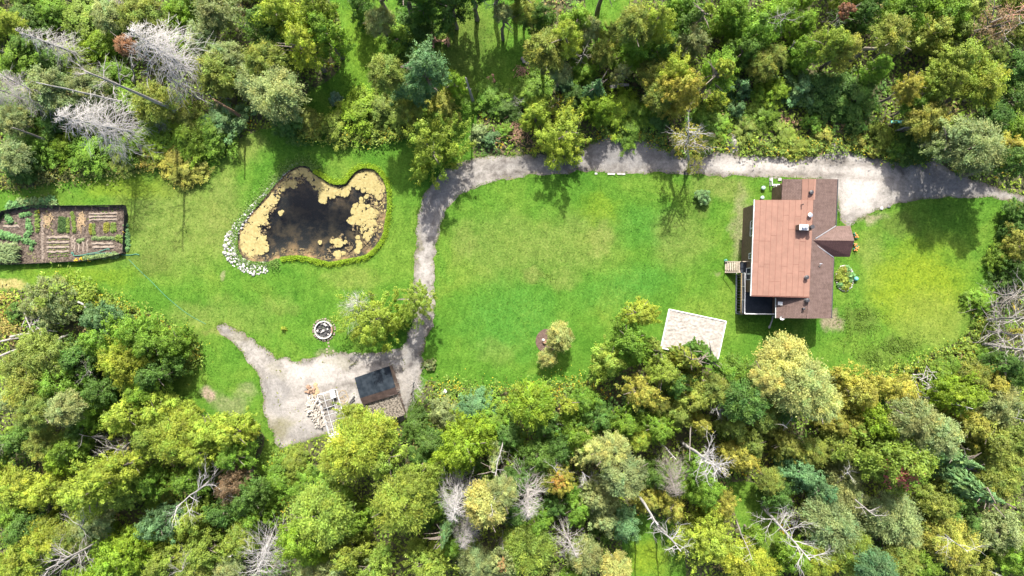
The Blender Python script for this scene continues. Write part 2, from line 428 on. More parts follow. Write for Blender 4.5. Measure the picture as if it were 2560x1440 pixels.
class MB:
    """collects shapes in world space, then links them as one mesh object"""
    def __init__(s): s.v = []; s.f = []
    def add(s, vs, fs):
        b = len(s.v); s.v += [tuple(x) for x in vs]; s.f += [tuple(b + i for i in f) for f in fs]; return s
    def prism(s, top, drop=None, bottom=None):
        """a slab: top polygon, and either a vertical thickness or an explicit bottom polygon"""
        n = len(top); top = [Vector(t) for t in top]
        bot = [Vector(b) for b in bottom] if bottom else [t - Vector((0, 0, drop)) for t in top]
        f = [tuple(range(n)), tuple(range(2 * n - 1, n - 1, -1))]
        f += [(i, i + n, (i + 1) % n + n, (i + 1) % n) for i in range(n)]
        return s.add(top + bot, f)
    def box(s, c, sx, sy, sz, rz=0.0, rx=0.0, ry=0.0):
        mt = Matrix.Translation(Vector(c)) @ Matrix.Rotation(rz, 4, 'Z') @ Matrix.Rotation(ry, 4, 'Y') @ Matrix.Rotation(rx, 4, 'X')
        vs = [mt @ Vector((x * sx / 2, y * sy / 2, z * sz / 2)) for x in (-1, 1) for y in (-1, 1) for z in (-1, 1)]
        return s.add(vs, [(0, 1, 3, 2), (4, 6, 7, 5), (0, 4, 5, 1), (2, 3, 7, 6), (0, 2, 6, 4), (1, 5, 7, 3)])
    def bar(s, a, b, w, h=None):
        """a rectangular bar between two points"""
        a, b = Vector(a), Vector(b); d = (b - a); h = h or w
        d = d.normalized(); up = Vector((0, 0, 1)) if abs(d.z) < .95 else Vector((1, 0, 0))
        x = d.cross(up).normalized() * w / 2; y = x.cross(d).normalized() * h / 2
        vs = [a - x - y, a + x - y, a + x + y, a - x + y, b - x - y, b + x - y, b + x + y, b - x + y]
        return s.add(vs, [(0, 1, 2, 3), (7, 6, 5, 4), (0, 4, 5, 1), (1, 5, 6, 2), (2, 6, 7, 3), (3, 7, 4, 0)])
    def tube(s, pts, rad, sides=5):
        pts = [Vector(p) for p in pts]; n = len(pts)
        if not hasattr(rad, '__len__'): rad = [rad] * n
        vs = []; prev = None
        for i, p in enumerate(pts):
            d = (pts[min(i + 1, n - 1)] - pts[max(i - 1, 0)]).normalized()
            x = d.orthogonal().normalized() if prev is None else (prev - d * prev.dot(d)).normalized()
            prev = x; y = d.cross(x)
            vs += [p + (x * math.cos(a) + y * math.sin(a)) * rad[i] for a in (2 * math.pi * k / sides for k in range(sides))]
        fs = [(i * sides + k, i * sides + (k + 1) % sides, (i + 1) * sides + (k + 1) % sides, (i + 1) * sides + k) for i in range(n - 1) for k in range(sides)]
        fs += [tuple(range(sides - 1, -1, -1)), tuple((n - 1) * sides + k for k in range(sides))]
        return s.add(vs, fs)
    def cyl(s, c, r, h, sides=10, r2=None):
        c = Vector(c)
        return s.tube([c, c + Vector((0, 0, h))], [r, r if r2 is None else r2], sides)
    def lump(s, c, r, rz=None, seed=0, rough=.3, seg=7, rings=4):
        """an irregular stone"""
        c = Vector(c); rz = rz or r * .7; rr = random.Random(seed)
        vs = [c + Vector((0, 0, rz))]
        for i in range(1, rings):
            ph = math.pi * i / rings
            for k in range(seg):
                a = 2 * math.pi * (k + .5 * (i % 2)) / seg; q = 1 + rr.uniform(-rough, rough)
                vs.append(c + Vector((r * q * math.sin(ph) * math.cos(a), r * q * math.sin(ph) * math.sin(a), rz * math.cos(ph) * (1 + rr.uniform(-rough, rough) * .5))))
        vs.append(c - Vector((0, 0, rz)))
        fs = [(0, 1 + k, 1 + (k + 1) % seg) for k in range(seg)]
        for i in range(rings - 2):
            b = 1 + i * seg
            fs += [(b + k, b + seg + k, b + seg + (k + 1) % seg, b + (k + 1) % seg) for k in range(seg)]
        b = 1 + (rings - 2) * seg; L = len(vs) - 1
        fs += [(L, b + (k + 1) % seg, b + k) for k in range(seg)]
        return s.add(vs, fs)
    def build(s, name, m, parent=None, at=None, smooth_=False):
        me = bpy.data.meshes.new(name)
        if parent is not None: org = ORIGIN[parent.name]
        elif at is not None: org = Vector(at)
        else: org = Vector((0, 0, 0))
        me.from_pydata([tuple(Vector(v) - org) for v in s.v], [], s.f)
        if smooth_: me.polygons.foreach_set('use_smooth', np.ones(len(me.polygons), bool))
        me.materials.append(m)
        o = bpy.data.objects.new(name, me); C.objects.link(o)
        if parent is not None: o.parent = parent
        else: o.location = org
        ORIGIN[o.name] = org
        return o
def link_mesh(name, me, loc=(0, 0, 0), parent=None, kind=None):
    o = bpy.data.objects.new(name, me); C.objects.link(o)
    o.location = loc
    if parent is not None: o.parent = parent
    if kind: o['kind'] = kind
    ORIGIN[o.name] = Vector(loc)
    return o
def sheet(name, outer, z, m, holes=(), kind='structure', zf=None):
    loops = [[Vector((x, y, 0)) for x, y in outer]] + [[Vector((x, y, 0)) for x, y in h] for h in holes]
    tris = geometry.tessellate_polygon(loops)
    vs = [(v.x, v.y, zf(v.x, v.y) if zf else z) for l in loops for v in l]
    fs = []
    for a, b, c in tris:
        A, B, D = vs[a], vs[b], vs[c]
        cr = (B[0] - A[0]) * (D[1] - A[1]) - (B[1] - A[1]) * (D[0] - A[0])
        if abs(cr) < 1e-10: continue
        fs.append((a, b, c) if cr > 0 else (a, c, b))
    o = MB().add(vs, fs).build(name, m)
    if kind: o['kind'] = kind
    return o

# ------------------------------------------------------------------ outlines of the grounds
pond_px = [(870, 180), (960, 150), (1060, 170), (1100, 230), (1200, 290), (1300, 350), (1400, 365), (1470, 340), (1530, 260), (1600, 200), (1690, 180), (1790, 200), (1870, 280), (1920, 380), (1935, 500), (1935, 650), (1910, 800), (1880, 950), (1790, 1080), (1680, 1170), (1540, 1200), (1400, 1225), (1280, 1245), (1150, 1215), (1000, 1180), (850, 1175), (700, 1200), (600, 1240), (480, 1240), (330, 1210), (260, 1120), (245, 1000), (260, 880), (310, 790), (400, 680), (500, 570), (600, 450), (700, 330), (790, 230)]
pond = smooth([tuple(PZ(*p).xy) for p in pond_px], 4)
lawn_px = [(-60, 482), (0, 475), (90, 465), (250, 430), (350, 415), (430, 425), (450, 450), (490, 445), (500, 400), (560, 365), (650, 325), (740, 300), (760, 240), (850, 170), (852, 60), (850, -60), (1330, -60), (1325, 60), (1322, 200), (1210, 235), (1190, 330), (1185, 392), (1250, 400), (1330, 400), (1420, 392), (1490, 370), (1600, 365), (1720, 400), (1850, 395), (2060, 395), (2140, 395), (2330, 415), (2400, 445), (2500, 480), (2525, 540), (2505, 620), (2490, 700), (2460, 760), (2445, 810), (2400, 850), (2330, 885), (2280, 915), (2180, 935), (2100, 955), (2030, 920), (1900, 910), (1800, 925), (1640, 900), (1500, 950), (1400, 958), (1280, 972), (1180, 972), (1090, 955), (1060, 960), (1020, 1050), (860, 1080), (700, 1130), (697, 1175), (640, 1185), (660, 1090), (600, 1060), (500, 1040), (425, 1045), (405, 1000), (430, 960), (470, 920), (490, 870), (450, 830), (350, 775), (210, 735), (120, 712), (60, 725), (0, 730), (-60, 730)]
lawn = px_poly(lawn_px, 5, .22)
drive_px = [(2660, 500), (2560, 488), (2480, 465), (2400, 440), (2330, 405), (2210, 395), (2140, 385), (2110, 362), (2085, 345), (2068, 380), (2000, 392), (1900, 388), (1790, 385), (1740, 390), (1700, 392), (1660, 375), (1640, 352), (1600, 345), (1560, 345), (1530, 335), (1500, 345), (1480, 360), (1430, 378), (1350, 385), (1280, 387), (1200, 393), (1140, 410), (1090, 445), (1062, 485), (1045, 530), (1040, 590), (1035, 650), (1035, 720), (1030, 780), (1020, 835), (1000, 870), (940, 882), (880, 880), (830, 885), (760, 900), (700, 895), (660, 868), (610, 833), (562, 812), (548, 825), (590, 868), (640, 930), (655, 970), (660, 1040), (685, 1100), (700, 1125), (760, 1105), (830, 1085), (900, 1070), (1000, 1058), (1030, 1000), (1052, 945), (1058, 900), (1066, 850), (1085, 800), (1088, 740), (1085, 680), (1088, 620), (1100, 560), (1120, 520), (1160, 485), (1210, 460), (1280, 445), (1350, 437), (1480, 430), (1560, 437), (1640, 432), (1740, 438), (1840, 440), (1940, 446), (2060, 452), (2090, 470), (2095, 530), (2118, 560), (2150, 545), (2220, 515), (2300, 500), (2400, 494), (2480, 494), (2560, 506), (2660, 520)]
drive = px_poly(drive_px, 7, .42)
glade_px = [(1562, 1300), (1640, 1290), (1700, 1340), (1700, 1500), (1560, 1500), (1555, 1380)]
glade2_px = [(1820, 1210), (1900, 1215), (1935, 1260), (1950, 1420), (1900, 1440), (1850, 1320)]
glade3_px = [(1470, -60), (1570, -60), (1560, 60), (1500, 120), (1470, 60)]
glades = [px_poly(g, 5, .3) for g in (glade_px, glade2_px, glade3_px)]

pond_np = np.array(pond); lawn_np = np.array(lawn); drive_np = np.array(drive)

# ground with an opening where the pond lies
xs = np.concatenate([[-420, -260, -160, -100], np.arange(-76, 76.1, 1.0), [100, 160, 260, 420]])
ys = np.concatenate([[-420, -260, -140, -80], np.arange(-50, 50.1, 1.0), [80, 140, 260, 420]])
gx, gy = np.meshgrid(xs, ys)
P2 = np.stack([gx.ravel(), gy.ravel()], 1)
far = np.minimum(1, np.maximum(0, (np.maximum(abs(P2[:, 0]) - 80, abs(P2[:, 1]) - 55)) / 100))
V = np.c_[P2, far * 1.0 * np.sin(P2[:, 0] * .02) * 2]
nx = len(xs)
idx = np.arange(len(V)).reshape(len(ys), nx)
F = np.stack([idx[:-1, :-1], idx[:-1, 1:], idx[1:, 1:], idx[1:, :-1]], -1).reshape(-1, 4)
wet = in_poly(P2, pond_np) | (dist_poly(P2, pond_np) < .3)
F = F[~wet[F].any(1)]
link_mesh('ground', mesh_np('ground', V, F, M['forest_floor']), kind='structure')

sheet('lawn', lawn, .004, M['lawn'], [pond])
for g in glades:
    sheet('lawn', g, .004, M['lawn'])
# the driveway sheet, with the wear of wheels and of its edges stored on its points
dn = len(drive)
gp = np.stack([a.ravel() for a in np.meshgrid(np.arange(-39, 70, .42), np.arange(-22, 21, .42))], 1)
gp = gp + rng.uniform(-.1, .1, gp.shape)
gp = gp[in_poly(gp, drive_np)]; gp = gp[dist_poly(gp, drive_np) > .22]
vv = [Vector(p) for p in drive] + [Vector(p) for p in gp]
dv, _e, df, *_r = geometry.delaunay_2d_cdt(vv, [], [list(range(dn))], 1, 1e-5)
dv = np.array([tuple(v) for v in dv]); df = np.array([f for f in df if len(f) == 3])
aa, bb, c_ = dv[df[:, 0]], dv[df[:, 1]], dv[df[:, 2]]
flip = ((bb - aa)[:, 0] * (c_ - aa)[:, 1] - (bb - aa)[:, 1] * (c_ - aa)[:, 0]) < 0
df[flip] = df[flip][:, ::-1]
line = np.array(px_poly([(2640, 505), (2540, 493), (2440, 472), (2330, 452), (2200, 432), (2000, 418), (1740, 414), (1560, 402), (1350, 412), (1210, 427), (1140, 452), (1095, 500), (1072, 560), (1063, 620), (1060, 700), (1058, 780), (1042, 850), (1005, 905), (900, 935), (780, 965)], 5, 0, False))
dl = dist_poly(dv, line, False); de_ = dist_poly(dv, drive_np)
wob = np.array([mnoise.noise((x * .35, y * .35, 2.2)) for x, y in dv]); w2 = np.array([mnoise.noise((x * .13, y * .13, 8.8)) for x, y in dv])
trk = np.exp(-((dl - .78 - .18 * wob) / .27) ** 2) * np.clip(.55 + 1.1 * w2 + .5 * wob, 0, 1)
edg = np.clip(1 - de_ / .9, 0, 1)
me = mesh_np('driveway', np.c_[dv, np.full(len(dv), .010)], df, M['gravel'])
ca = me.color_attributes.new('wear', 'FLOAT_COLOR', 'POINT'); cc_ = np.ones((len(dv), 4), np.float32); cc_[:, 0] = trk; cc_[:, 1] = edg; cc_[:, 2] = 0; ca.data.foreach_set('color', cc_.ravel())
link_mesh('driveway', me, kind='structure')

# pond bed, water
lo, hi = pond_np.min(0) - 1.6, pond_np.max(0) + 1.6
bx = np.arange(lo[0], hi[0], .16); by = np.arange(lo[1], hi[1], .16)
gx, gy = np.meshgrid(bx, by); P2 = np.stack([gx.ravel(), gy.ravel()], 1)
ins = in_poly(P2, pond_np); d = dist_poly(P2, pond_np)
nz = np.array([mnoise.noise((x * .5, y * .5, 4.0)) for x, y in P2])
z = np.where(ins, -.02 - np.minimum(1.6, .25 * d ** 1.2) * (1 + .28 * nz), -.02)
idx = np.arange(len(P2)).reshape(len(by), len(bx))
F = np.stack([idx[:-1, :-1], idx[:-1, 1:], idx[1:, 1:], idx[1:, :-1]], -1).reshape(-1, 4)
keep = (ins | (d < 1.4))[F].all(1)
link_mesh('pond_bed', mesh_np('pond_bed', np.c_[P2, z], F[keep], M['pond_bed'], smooth_=True), kind='structure')
wo = []
n = len(pond)
for i in range(n):
    a, b = np.array(pond[i - 1]), np.array(pond[(i + 1) % n]); t = b - a
    nrm = np.array([t[1], -t[0]]) / np.linalg.norm(t)
    p = np.array(pond[i]) + nrm * .3
    if in_poly([p], pond_np)[0]: p = np.array(pond[i]) - nrm * .3
    wo.append(tuple(p))
tris = geometry.tessellate_polygon([[Vector((x, y, 0)) for x, y in wo]])
vs = [(x, y, -.10) for x, y in wo] + [(x, y, -3.2) for x, y in wo]
fs = []
for t in tris:
    a, b, c = (Vector(vs[i]) for i in t)
    t = t if (b - a).cross(c - a).z > 0 else t[::-1]
    fs.append(tuple(t)); fs.append(tuple(i + n for i in t[::-1]))
area = sum(wo[i - 1][0] * wo[i][1] - wo[i][0] * wo[i - 1][1] for i in range(n))
for i in range(n):
    j = (i + 1) % n
    fs.append((i, i + n, j + n, j) if area > 0 else (j, j + n, i + n, i))
MB().add(vs, fs).build('pond_water', M['water'])['kind'] = 'structure'

# ------------------------------------------------------------------ leaf cards
def cards(Cn, N, s, asp=.62, T=None):
    """diamond leaf faces at Cn with normals N; s = half length"""
    n = len(Cn)
    N = N / np.maximum(np.linalg.norm(N, axis=1, keepdims=True), 1e-6)
    if T is None: T = rng.normal(size=(n, 3))
    T = T - N * (T * N).sum(1, keepdims=True)
    T /= np.maximum(np.linalg.norm(T, axis=1, keepdims=True), 1e-6)
    B = np.cross(N, T)
    s = np.broadcast_to(np.asarray(s, float), (n,))[:, None]
    V = np.stack([Cn + T * s, Cn + B * s * asp, Cn - T * s, Cn - B * s * asp], 1).reshape(-1, 3)
    return V, np.arange(n * 4, dtype=np.int32).reshape(-1, 4)
def rand_dir(n):
    v = rng.normal(size=(n, 3)); return v / np.linalg.norm(v, axis=1, keepdims=True)

def leaf_var(n, clump=None, amt=.20, hue=.055):
    """small natural variation of leaf colour, per clump and per leaf"""
    a = 1 + rng.normal(size=n) * amt * .6
    hsh = rng.normal(size=n) * hue * .5
    if clump is not None:
        k = clump.max() + 1
        a *= (1 + rng.normal(size=k) * amt)[clump]
        hsh += (rng.normal(size=k) * hue)[clump]
    a = np.clip(a, .45, 1.7)
    return np.stack([a * (1 + hsh), a, a * (1 - .6 * hsh)], 1).clip(.1, 3)

def crown_broad(leaves, clumps, lobes, leaf_s, patch=None, gaps=.0):
    """an uneven crown of radius 1: lobes carry clumps, clumps carry leaves"""
    L = [np.array((0, 0, .15))] + [np.array((math.cos(a) * rnd.uniform(.35, .62), math.sin(a) * rnd.uniform(.35, .62), rnd.uniform(-.35, .3))) for a in (2 * math.pi * (i + rnd.uniform(-.3, .3)) / lobes for i in range(lobes))]
    LR = [rnd.uniform(.48, .62)] + [rnd.uniform(.30, .50) for _ in range(lobes)]
    cc = []; cn = []
    for k in range(clumps):
        i = rnd.choices(range(len(L)), [r * r for r in LR])[0]
        dvec = rand_dir(1)[0]; dvec[2] = abs(dvec[2]) * 1.0 - .25 if rnd.random() < .8 else dvec[2]
        dvec /= np.linalg.norm(dvec)
        cc.append(L[i] + dvec * LR[i] * rnd.uniform(.78, 1.08)); cn.append(dvec)
    cc = np.array(cc); cn = np.array(cn)
    per = rng.integers(0, clumps, leaves)
    rad = rng.uniform(.085, .19, clumps) * (90 / clumps) ** .42
    dd = rand_dir(leaves)
    dd += cn[per] * .75 + np.array((0, 0, .25))
    dd /= np.linalg.norm(dd, axis=1, keepdims=True)
    pos = cc[per] + dd * (rad[per] * rng.uniform(.45, 1.15, leaves) ** .6)[:, None] * np.array((1.15, 1.15, .8))
    N = dd * .55 + np.array((0, 0, .55)) + rng.normal(size=(leaves, 3)) * .42
    V, F = cards(pos, N, leaf_s * rng.uniform(.65, 1.3, leaves), .62)
    col = leaf_var(leaves, per)
    if patch is not None:
        px_, rad_, mul = patch
        q = np.linalg.norm(cc - np.array(px_), axis=1) < rad_
        q &= rng.random(clumps) < .72
        sel = q[per] & (rng.random(leaves) < .85)
        col[sel] = np.array(mul) * rng.uniform(.7, 1.25, (sel.sum(), 1))
    return V, F, col

def crown_tree(leaves, boughs, leaf_s, point=.5, ragged=.28, low=-.95, sub=5, patch=None, tight=.052):
    """an upright, uneven crown (radius 1, z from -1 to 1): boughs rise from the stem and end in loose sprays of leaves"""
    u = rng.random(boughs)
    zt = low + (1 - low) * (1 - (1 - u) ** .75)
    t = (zt - low) / (1 - low)
    env = np.clip(np.where(t < .35, .62 + .38 * (t / .35), np.clip(1 - ((t - .35) / .65), 0, 1) ** (.42 + .45 * point)), .04, 1)
    ang = rng.random(boughs) * 6.283
    lean = 1 + .22 * np.cos(ang * 2 + rnd.uniform(0, 6)) + .14 * np.cos(ang * 3 + rnd.uniform(0, 6))
    Rr = env * lean * rng.uniform(1 - ragged, 1 + ragged * .6, boughs)
    tip = np.stack([Rr * np.cos(ang), Rr * np.sin(ang), zt], 1)
    root = np.stack([.05 * np.cos(ang), .05 * np.sin(ang), zt - .45 * Rr - .05], 1)
    nsub = boughs * sub
    sb = tip[np.repeat(np.arange(boughs), sub)] + rng.normal(size=(nsub, 3)) * (.05 + .10 * np.repeat(env, sub))[:, None]
    ax = (tip - root)[np.repeat(np.arange(boughs), sub)]
    sb -= ax * (rng.random(nsub) ** 1.5 * .55)[:, None]
    per = rng.integers(0, nsub, leaves)
    off = rng.normal(size=(leaves, 3)) * np.array((1, 1, .72)) * tight * rng.uniform(.6, 1.5, nsub)[per][:, None]
    along = ax[per] * rng.normal(size=(leaves, 1)) * .05
    pos = sb[per] + off + along
    out = pos * np.array((1, 1, .3)); out /= np.maximum(np.linalg.norm(out, axis=1, keepdims=True), .05)
    N = out * .35 + np.array((0, 0, .7)) + off / tight * .26 + rng.normal(size=(leaves, 3)) * .38
    V, F = cards(pos, N, leaf_s * rng.uniform(.6, 1.35, leaves), .55, ax[per] + rng.normal(size=(leaves, 3)) * .5)
    col = leaf_var(leaves, per // sub, .16, .05) * (1 + rng.normal(size=nsub) * .10)[per][:, None].clip(.6, 1.4)
    if patch is not None:
        c_, rad_, mul = patch
        q = np.linalg.norm(sb - np.array(c_), axis=1) < rad_
        sel = q[per] & (rng.random(leaves) < .72)
        col[sel] = np.array(mul) * rng.uniform(.7, 1.25, (sel.sum(), 1))
    return V, F, col

def crown_feather(leaves, boughs, leaf_s):
    """willow-like crown: boughs arch outward, long narrow leaves hang along them"""
    base = rand_dir(boughs); base[:, 2] = abs(base[:, 2]) * .9 - .22
    base /= np.linalg.norm(base, axis=1, keepdims=True)
    ln = rng.uniform(.72, 1.06, boughs)
    per = rng.integers(0, boughs, leaves)
    t = rng.uniform(.35, 1, leaves) ** .7
    side = rng.normal(size=(leaves, 3)) * (.07 + .03 * (1 - t))[:, None]
    pos = base[per] * (t * ln[per])[:, None] + side
    pos[:, 2] -= (t ** 2.2) * .22 * rng.uniform(.7, 1.3, boughs)[per]
    T = base[per] * 1.0 + rng.normal(size=(leaves, 3)) * .45; T[:, 2] -= .35
    N = base[per] * .3 + np.array((0, 0, .8)) + rng.normal(size=(leaves, 3)) * .45
    V, F = cards(pos, N, leaf_s * rng.uniform(.7, 1.35, leaves), .30, T)
    return V, F, leaf_var(leaves, per, .2, .08)

def crown_conifer(tiers, per_tier, leaf_s, droop=.25):
    """height 1 (z from 0 to 1), radius 1 at the bottom: whorls of flat sprays"""
    Vs = []; N = []; T = []; cl = []; k = 0
    for i in range(tiers):
        z = .06 + .94 * (i / (tiers - 1)); r = max(.05, (1 - z) ** .85)
        nb = max(5, int(per_tier * (.35 + .65 * r)))
        off = rnd.random() * 6
        for b in range(nb):
            a = off + 2 * math.pi * (b + rnd.uniform(-.25, .25)) / nb
            rr = r * rnd.uniform(.72, 1.12)
            m = max(5, int(44 * rr))
            t = rng.uniform(.12, 1, m)
            u = np.array((math.cos(a), math.sin(a), 0)); v = np.array((-u[1], u[0], 0))
            w = rng.normal(size=m) * .13 * (1.1 - t) * rr + rng.normal(size=m) * .02
            p = u * (t * rr)[:, None] + v * w[:, None]
            p[:, 2] = z - droop * .28 * (t * rr) ** 1.3 + rng.normal(size=m) * .008
            Vs.append(p); T.append(np.tile(u, (m, 1)) + v * (np.sign(w) * .7)[:, None] + rng.normal(size=(m, 3)) * .15)
            N.append(np.tile((u[0] * .3, u[1] * .3, 1), (m, 1)) + rng.normal(size=(m, 3)) * .25)
            cl += [k] * m; k += 1
    Vs = np.concatenate(Vs); N = np.concatenate(N); T = np.concatenate(T); cl = np.array(cl)
    V, F = cards(Vs, N, leaf_s * rng.uniform(.7, 1.2, len(Vs)), .42, T)
    return V, F, leaf_var(len(F), cl, .18, .07)

def to_mesh(name, vfc, m): return mesh_np(name, vfc[0], vfc[1], m, vfc[2])
CROWN = {
    'BS': [to_mesh('small_crown', crown_broad(3200, 60, 5, .078), M['leaf']) for _ in range(3)] + [to_mesh('small_crown', crown_tree(3200, 40, .075, .4, tight=.075), M['leaf']) for _ in range(4)],
    'BM': [to_mesh('crown', crown_tree(15500, n_, .038, pt, .34, tight=.056), M['leaf']) for n_, pt in ((60, .2), (75, .45), (70, .3), (85, .6), (60, .7), (80, .35), (70, .9), (65, .5), (75, .15))],
    'BL': [to_mesh('large_crown', crown_tree(30000, n_, .028, pt, .36, tight=.042), M['leaf']) for n_, pt in ((130, .25), (150, .5), (140, .15), (160, .7), (130, .4))],
    'FM': [to_mesh('feathery_crown', crown_feather(14000, 110, .052), M['leaf']) for _ in range(4)],
    'FL': [to_mesh('large_feathery_crown', crown_feather(28000, 200, .038), M['leaf']) for _ in range(3)],
    'CM': [to_mesh('conifer_crown', crown_conifer(17, 17, .10), M['leaf']) for _ in range(4)],
    'AI': [to_mesh('airy_crown', crown_tree(9000, n_, .042, .3, .55, tight=.06), M['leaf']) for n_ in (34, 40, 30)],
    'AL': [to_mesh('large_airy_crown', crown_tree(19000, n_, .028, .3, .6, tight=.045), M['leaf']) for n_ in (50, 58, 46)],
    'SP': [to_mesh('thin_crown', crown_tree(1800, 45, .045, .3), M['leaf']) for _ in range(2)],
}
def trunk_mesh(seed, limbs=6):
    r_ = random.Random(seed); b = MB()
    pts = [Vector((r_.uniform(-.02, .02) * i, r_.uniform(-.02, .02) * i, i / 5)) for i in range(6)]
    b.tube(pts, [.030, .024, .021, .017, .012, .005], 7)
    for k in range(limbs):
        z0 = r_.uniform(.5, .85); a = r_.uniform(0, 6.28); ln = r_.uniform(.12, .24)
        p = Vector((pts[3].x, pts[3].y, z0))
        b.tube([p, p + Vector((math.cos(a) * ln * .5, math.sin(a) * ln * .5, ln * .5)), p + Vector((math.cos(a) * ln, math.sin(a) * ln, ln * .8))], [.010, .007, .003], 4)
    me = bpy.data.meshes.new('trunk'); me.from_pydata(b.v, [], b.f); me.materials.append(M['bark'])
    return me
TRUNK = [trunk_mesh(i) for i in range(5)]

COL = {'y': (.205, .258, .030), 'g': (.118, .208, .022), 'l': (.146, .230, .018), 'd': (.070, .136, .024), 'o': (.158, .198, .036),
       's': (.182, .224, .084), 'b': (.098, .184, .072), 'G': (.235, .236, .042), 'p': (.285, .302, .094), 'k': (.166, .224, .032),
       'r': (.15, .105, .06)}
CNAME = {'y': 'yellow-green', 'g': 'mid green', 'l': 'bright lime green', 'd': 'dark green', 'o': 'olive', 's': 'sage grey-green', 'b': 'blue-green', 'G': 'golden', 'p': 'pale straw-green', 'k': 'fresh light green', 'r': 'brownish'}
REGISTER = []      # (object, px, py, colour name, kind word) for the labels made at the end
def tint(c, amt=.14):
    q = 1 + rnd.uniform(-amt, amt); h_ = rnd.uniform(-.07, .07)
    b = COL[c]
    return (b[0] * q * (1 + h_), b[1] * q, b[2] * q * (1 - h_), 1)
KINDNAME = {'B': ('broadleaf_tree', 'broadleaf tree', 'tree'), 'F': ('feathery_tree', 'feathery-leaved tree', 'tree'), 'C': ('spruce_tree', 'pointed spruce', 'tree'), 'H': ('shrub', 'shrub', 'shrub')}
def tree(px, py, rp, c, kind='B', h=None, label=None, crown_mesh=None, flat=None):
    """a live tree or shrub whose crown centre is seen at (px, py) with apparent radius rp"""
    r0 = rp / SC
    if kind == 'H':
        total = h or (.55 + 1.15 * r0); hc = total * .50; rz = total * .52
    elif kind == 'C':
        total = min(11, h or (3.5 + 3.2 * r0)); hc = total * .55; rz = None
    else:
        total = h or (min(3.6 + 1.5 * r0, 3.4) if px < 630 and py < 470 and kind == 'B' else 3.8 + 1.55 * r0); rz = min((flat or (1.15 if kind == 'F' else 1.35)) * r0, total * .46, max(.55 * r0, .9 * rp * 76 / max(150, math.hypot(px - 1280, py - 720)))); hc = total - rz
    k = (CAM_H - hc) / CAM_H
    x, y = (px - 1280) * k / SC, (720 - py) * k / SC
    r = r0 * k * (.92 if kind == 'C' else 1.1 if kind == 'H' else .96)
    nm, word, cat = KINDNAME[kind]
    root = empty(nm, (x, y, 0), label, cat)
    root.rotation_euler = (0, 0, rnd.uniform(0, 6.28))
    if crown_mesh is None:
        if kind == 'C': crown_mesh = rnd.choice(CROWN['CM'])
        elif kind == 'F': crown_mesh = rnd.choice(CROWN['FL' if rp > 62 else 'FM'])
        else: crown_mesh = rnd.choice(CROWN['BL' if rp > 62 else 'BM' if rp > 27 else 'BS'])
    cr = bpy.data.objects.new('foliage' if kind == 'H' else 'crown', crown_mesh); C.objects.link(cr); cr.parent = root
    if kind == 'C':
        z0 = total * .12; cr.location = (0, 0, z0); cr.scale = (r, r, total - z0)
    else:
        cr.location = (0, 0, hc); cr.scale = (r * rnd.uniform(.93, 1.07), r * rnd.uniform(.93, 1.07), rz)
    cr.color = tint(c)
    tr = bpy.data.objects.new('stem' if kind == 'H' else 'trunk', rnd.choice(TRUNK)); C.objects.link(tr); tr.parent = root
    if kind == 'C': tr.scale = (total * .75, total * .75, total * .97)
    elif kind == 'H': tr.scale = (total * .9, total * .9, total * .8)
    else: tr.scale = (total * .8, total * .8, hc + rz * .4)
    if not label: REGISTER.append((root, px, py, CNAME[c], word))
    return root

# ------------------------------------------------------------------ bare trees
def grow(b, p, d, ln, rad, depth, r_, kids=3, bend=.25, spread=.8, sides=5):
    n = 4; pts = [p]; dirs = d.normalized()
    for i in range(n):
        dirs = (dirs + Vector((r_.uniform(-bend, bend), r_.uniform(-bend, bend), r_.uniform(-bend, bend) * .6))).normalized()
        pts.append(pts[-1] + dirs * ln / n)
    b.tube(pts, [rad * (1 - .16 * i) for i in range(n + 1)], sides if depth > 0 else 3)
    if depth <= 0: return
    for k in range(kids):
        i = r_.randint(1, n)
        q = pts[i]; dd = (dirs + Vector((r_.uniform(-spread, spread), r_.uniform(-spread, spread), r_.uniform(-spread * .4, spread * .7)))).normalized()
        grow(b, q, dd, ln * r_.uniform(.5, .75), rad * .45, depth - 1, r_, kids, bend, spread, 4)
def tip_height(bx, by, tx, ty):
    """height at which an upright trunk's top is seen at the tip"""
    vb = np.array((bx - 1280., by - 720.)); vt = np.array((tx - 1280., ty - 720.))
    rb = np.linalg.norm(vb); rt = vt @ vb / rb
    return max(2.0, CAM_H * (1 - rb / rt)) if rt > rb else 4.0
def bare_tree(base, tip, label, m='dead_white', rad=.16, seed=1, limbs=7, depth=2, start=.45, ln=2.6, h=None, spread=.9, bow=.25, name='bare_tree', cat='dead tree', kids=4, up=.35):
    h = h or tip_height(*base, *tip)
    a = W(*base); t = W(*tip, h); r_ = random.Random(seed)
    root = empty(name, a, label, cat)
    b = MB(); n = 8; pts = []
    side = Vector((-(t - a).y, (t - a).x, 0)) * .02
    for i in range(n + 1):
        f = i / n
        p = a.lerp(t, f) + side * math.sin(f * math.pi) * r_.choice((-1, 1)) * bow + Vector((r_.uniform(-1, 1), r_.uniform(-1, 1), 0)) * bow * .35 * (0 < i < n)
        pts.append(p)
    b.tube(pts, [rad * (1 - .72 * i / n) for i in range(n + 1)], 7)
    b.build('trunk', M[m], root, smooth_=True)
    if limbs:
        g = MB()
        for k in range(limbs):
            f = start + (1 - start) * (k + r_.random()) / limbs
            i = min(n - 1, int(f * n)); p = pts[i].lerp(pts[i + 1], f * n - i)
            ang = r_.uniform(0, 6.28)
            d = Vector((math.cos(ang), math.sin(ang), up + r_.uniform(-.2, .3)))
            grow(g, p, d, ln * r_.uniform(.6, 1.15) * (1.15 - .45 * f), rad * .26, depth, r_, kids, .28, spread)
        g.build('branches', M[m], root)
    return root
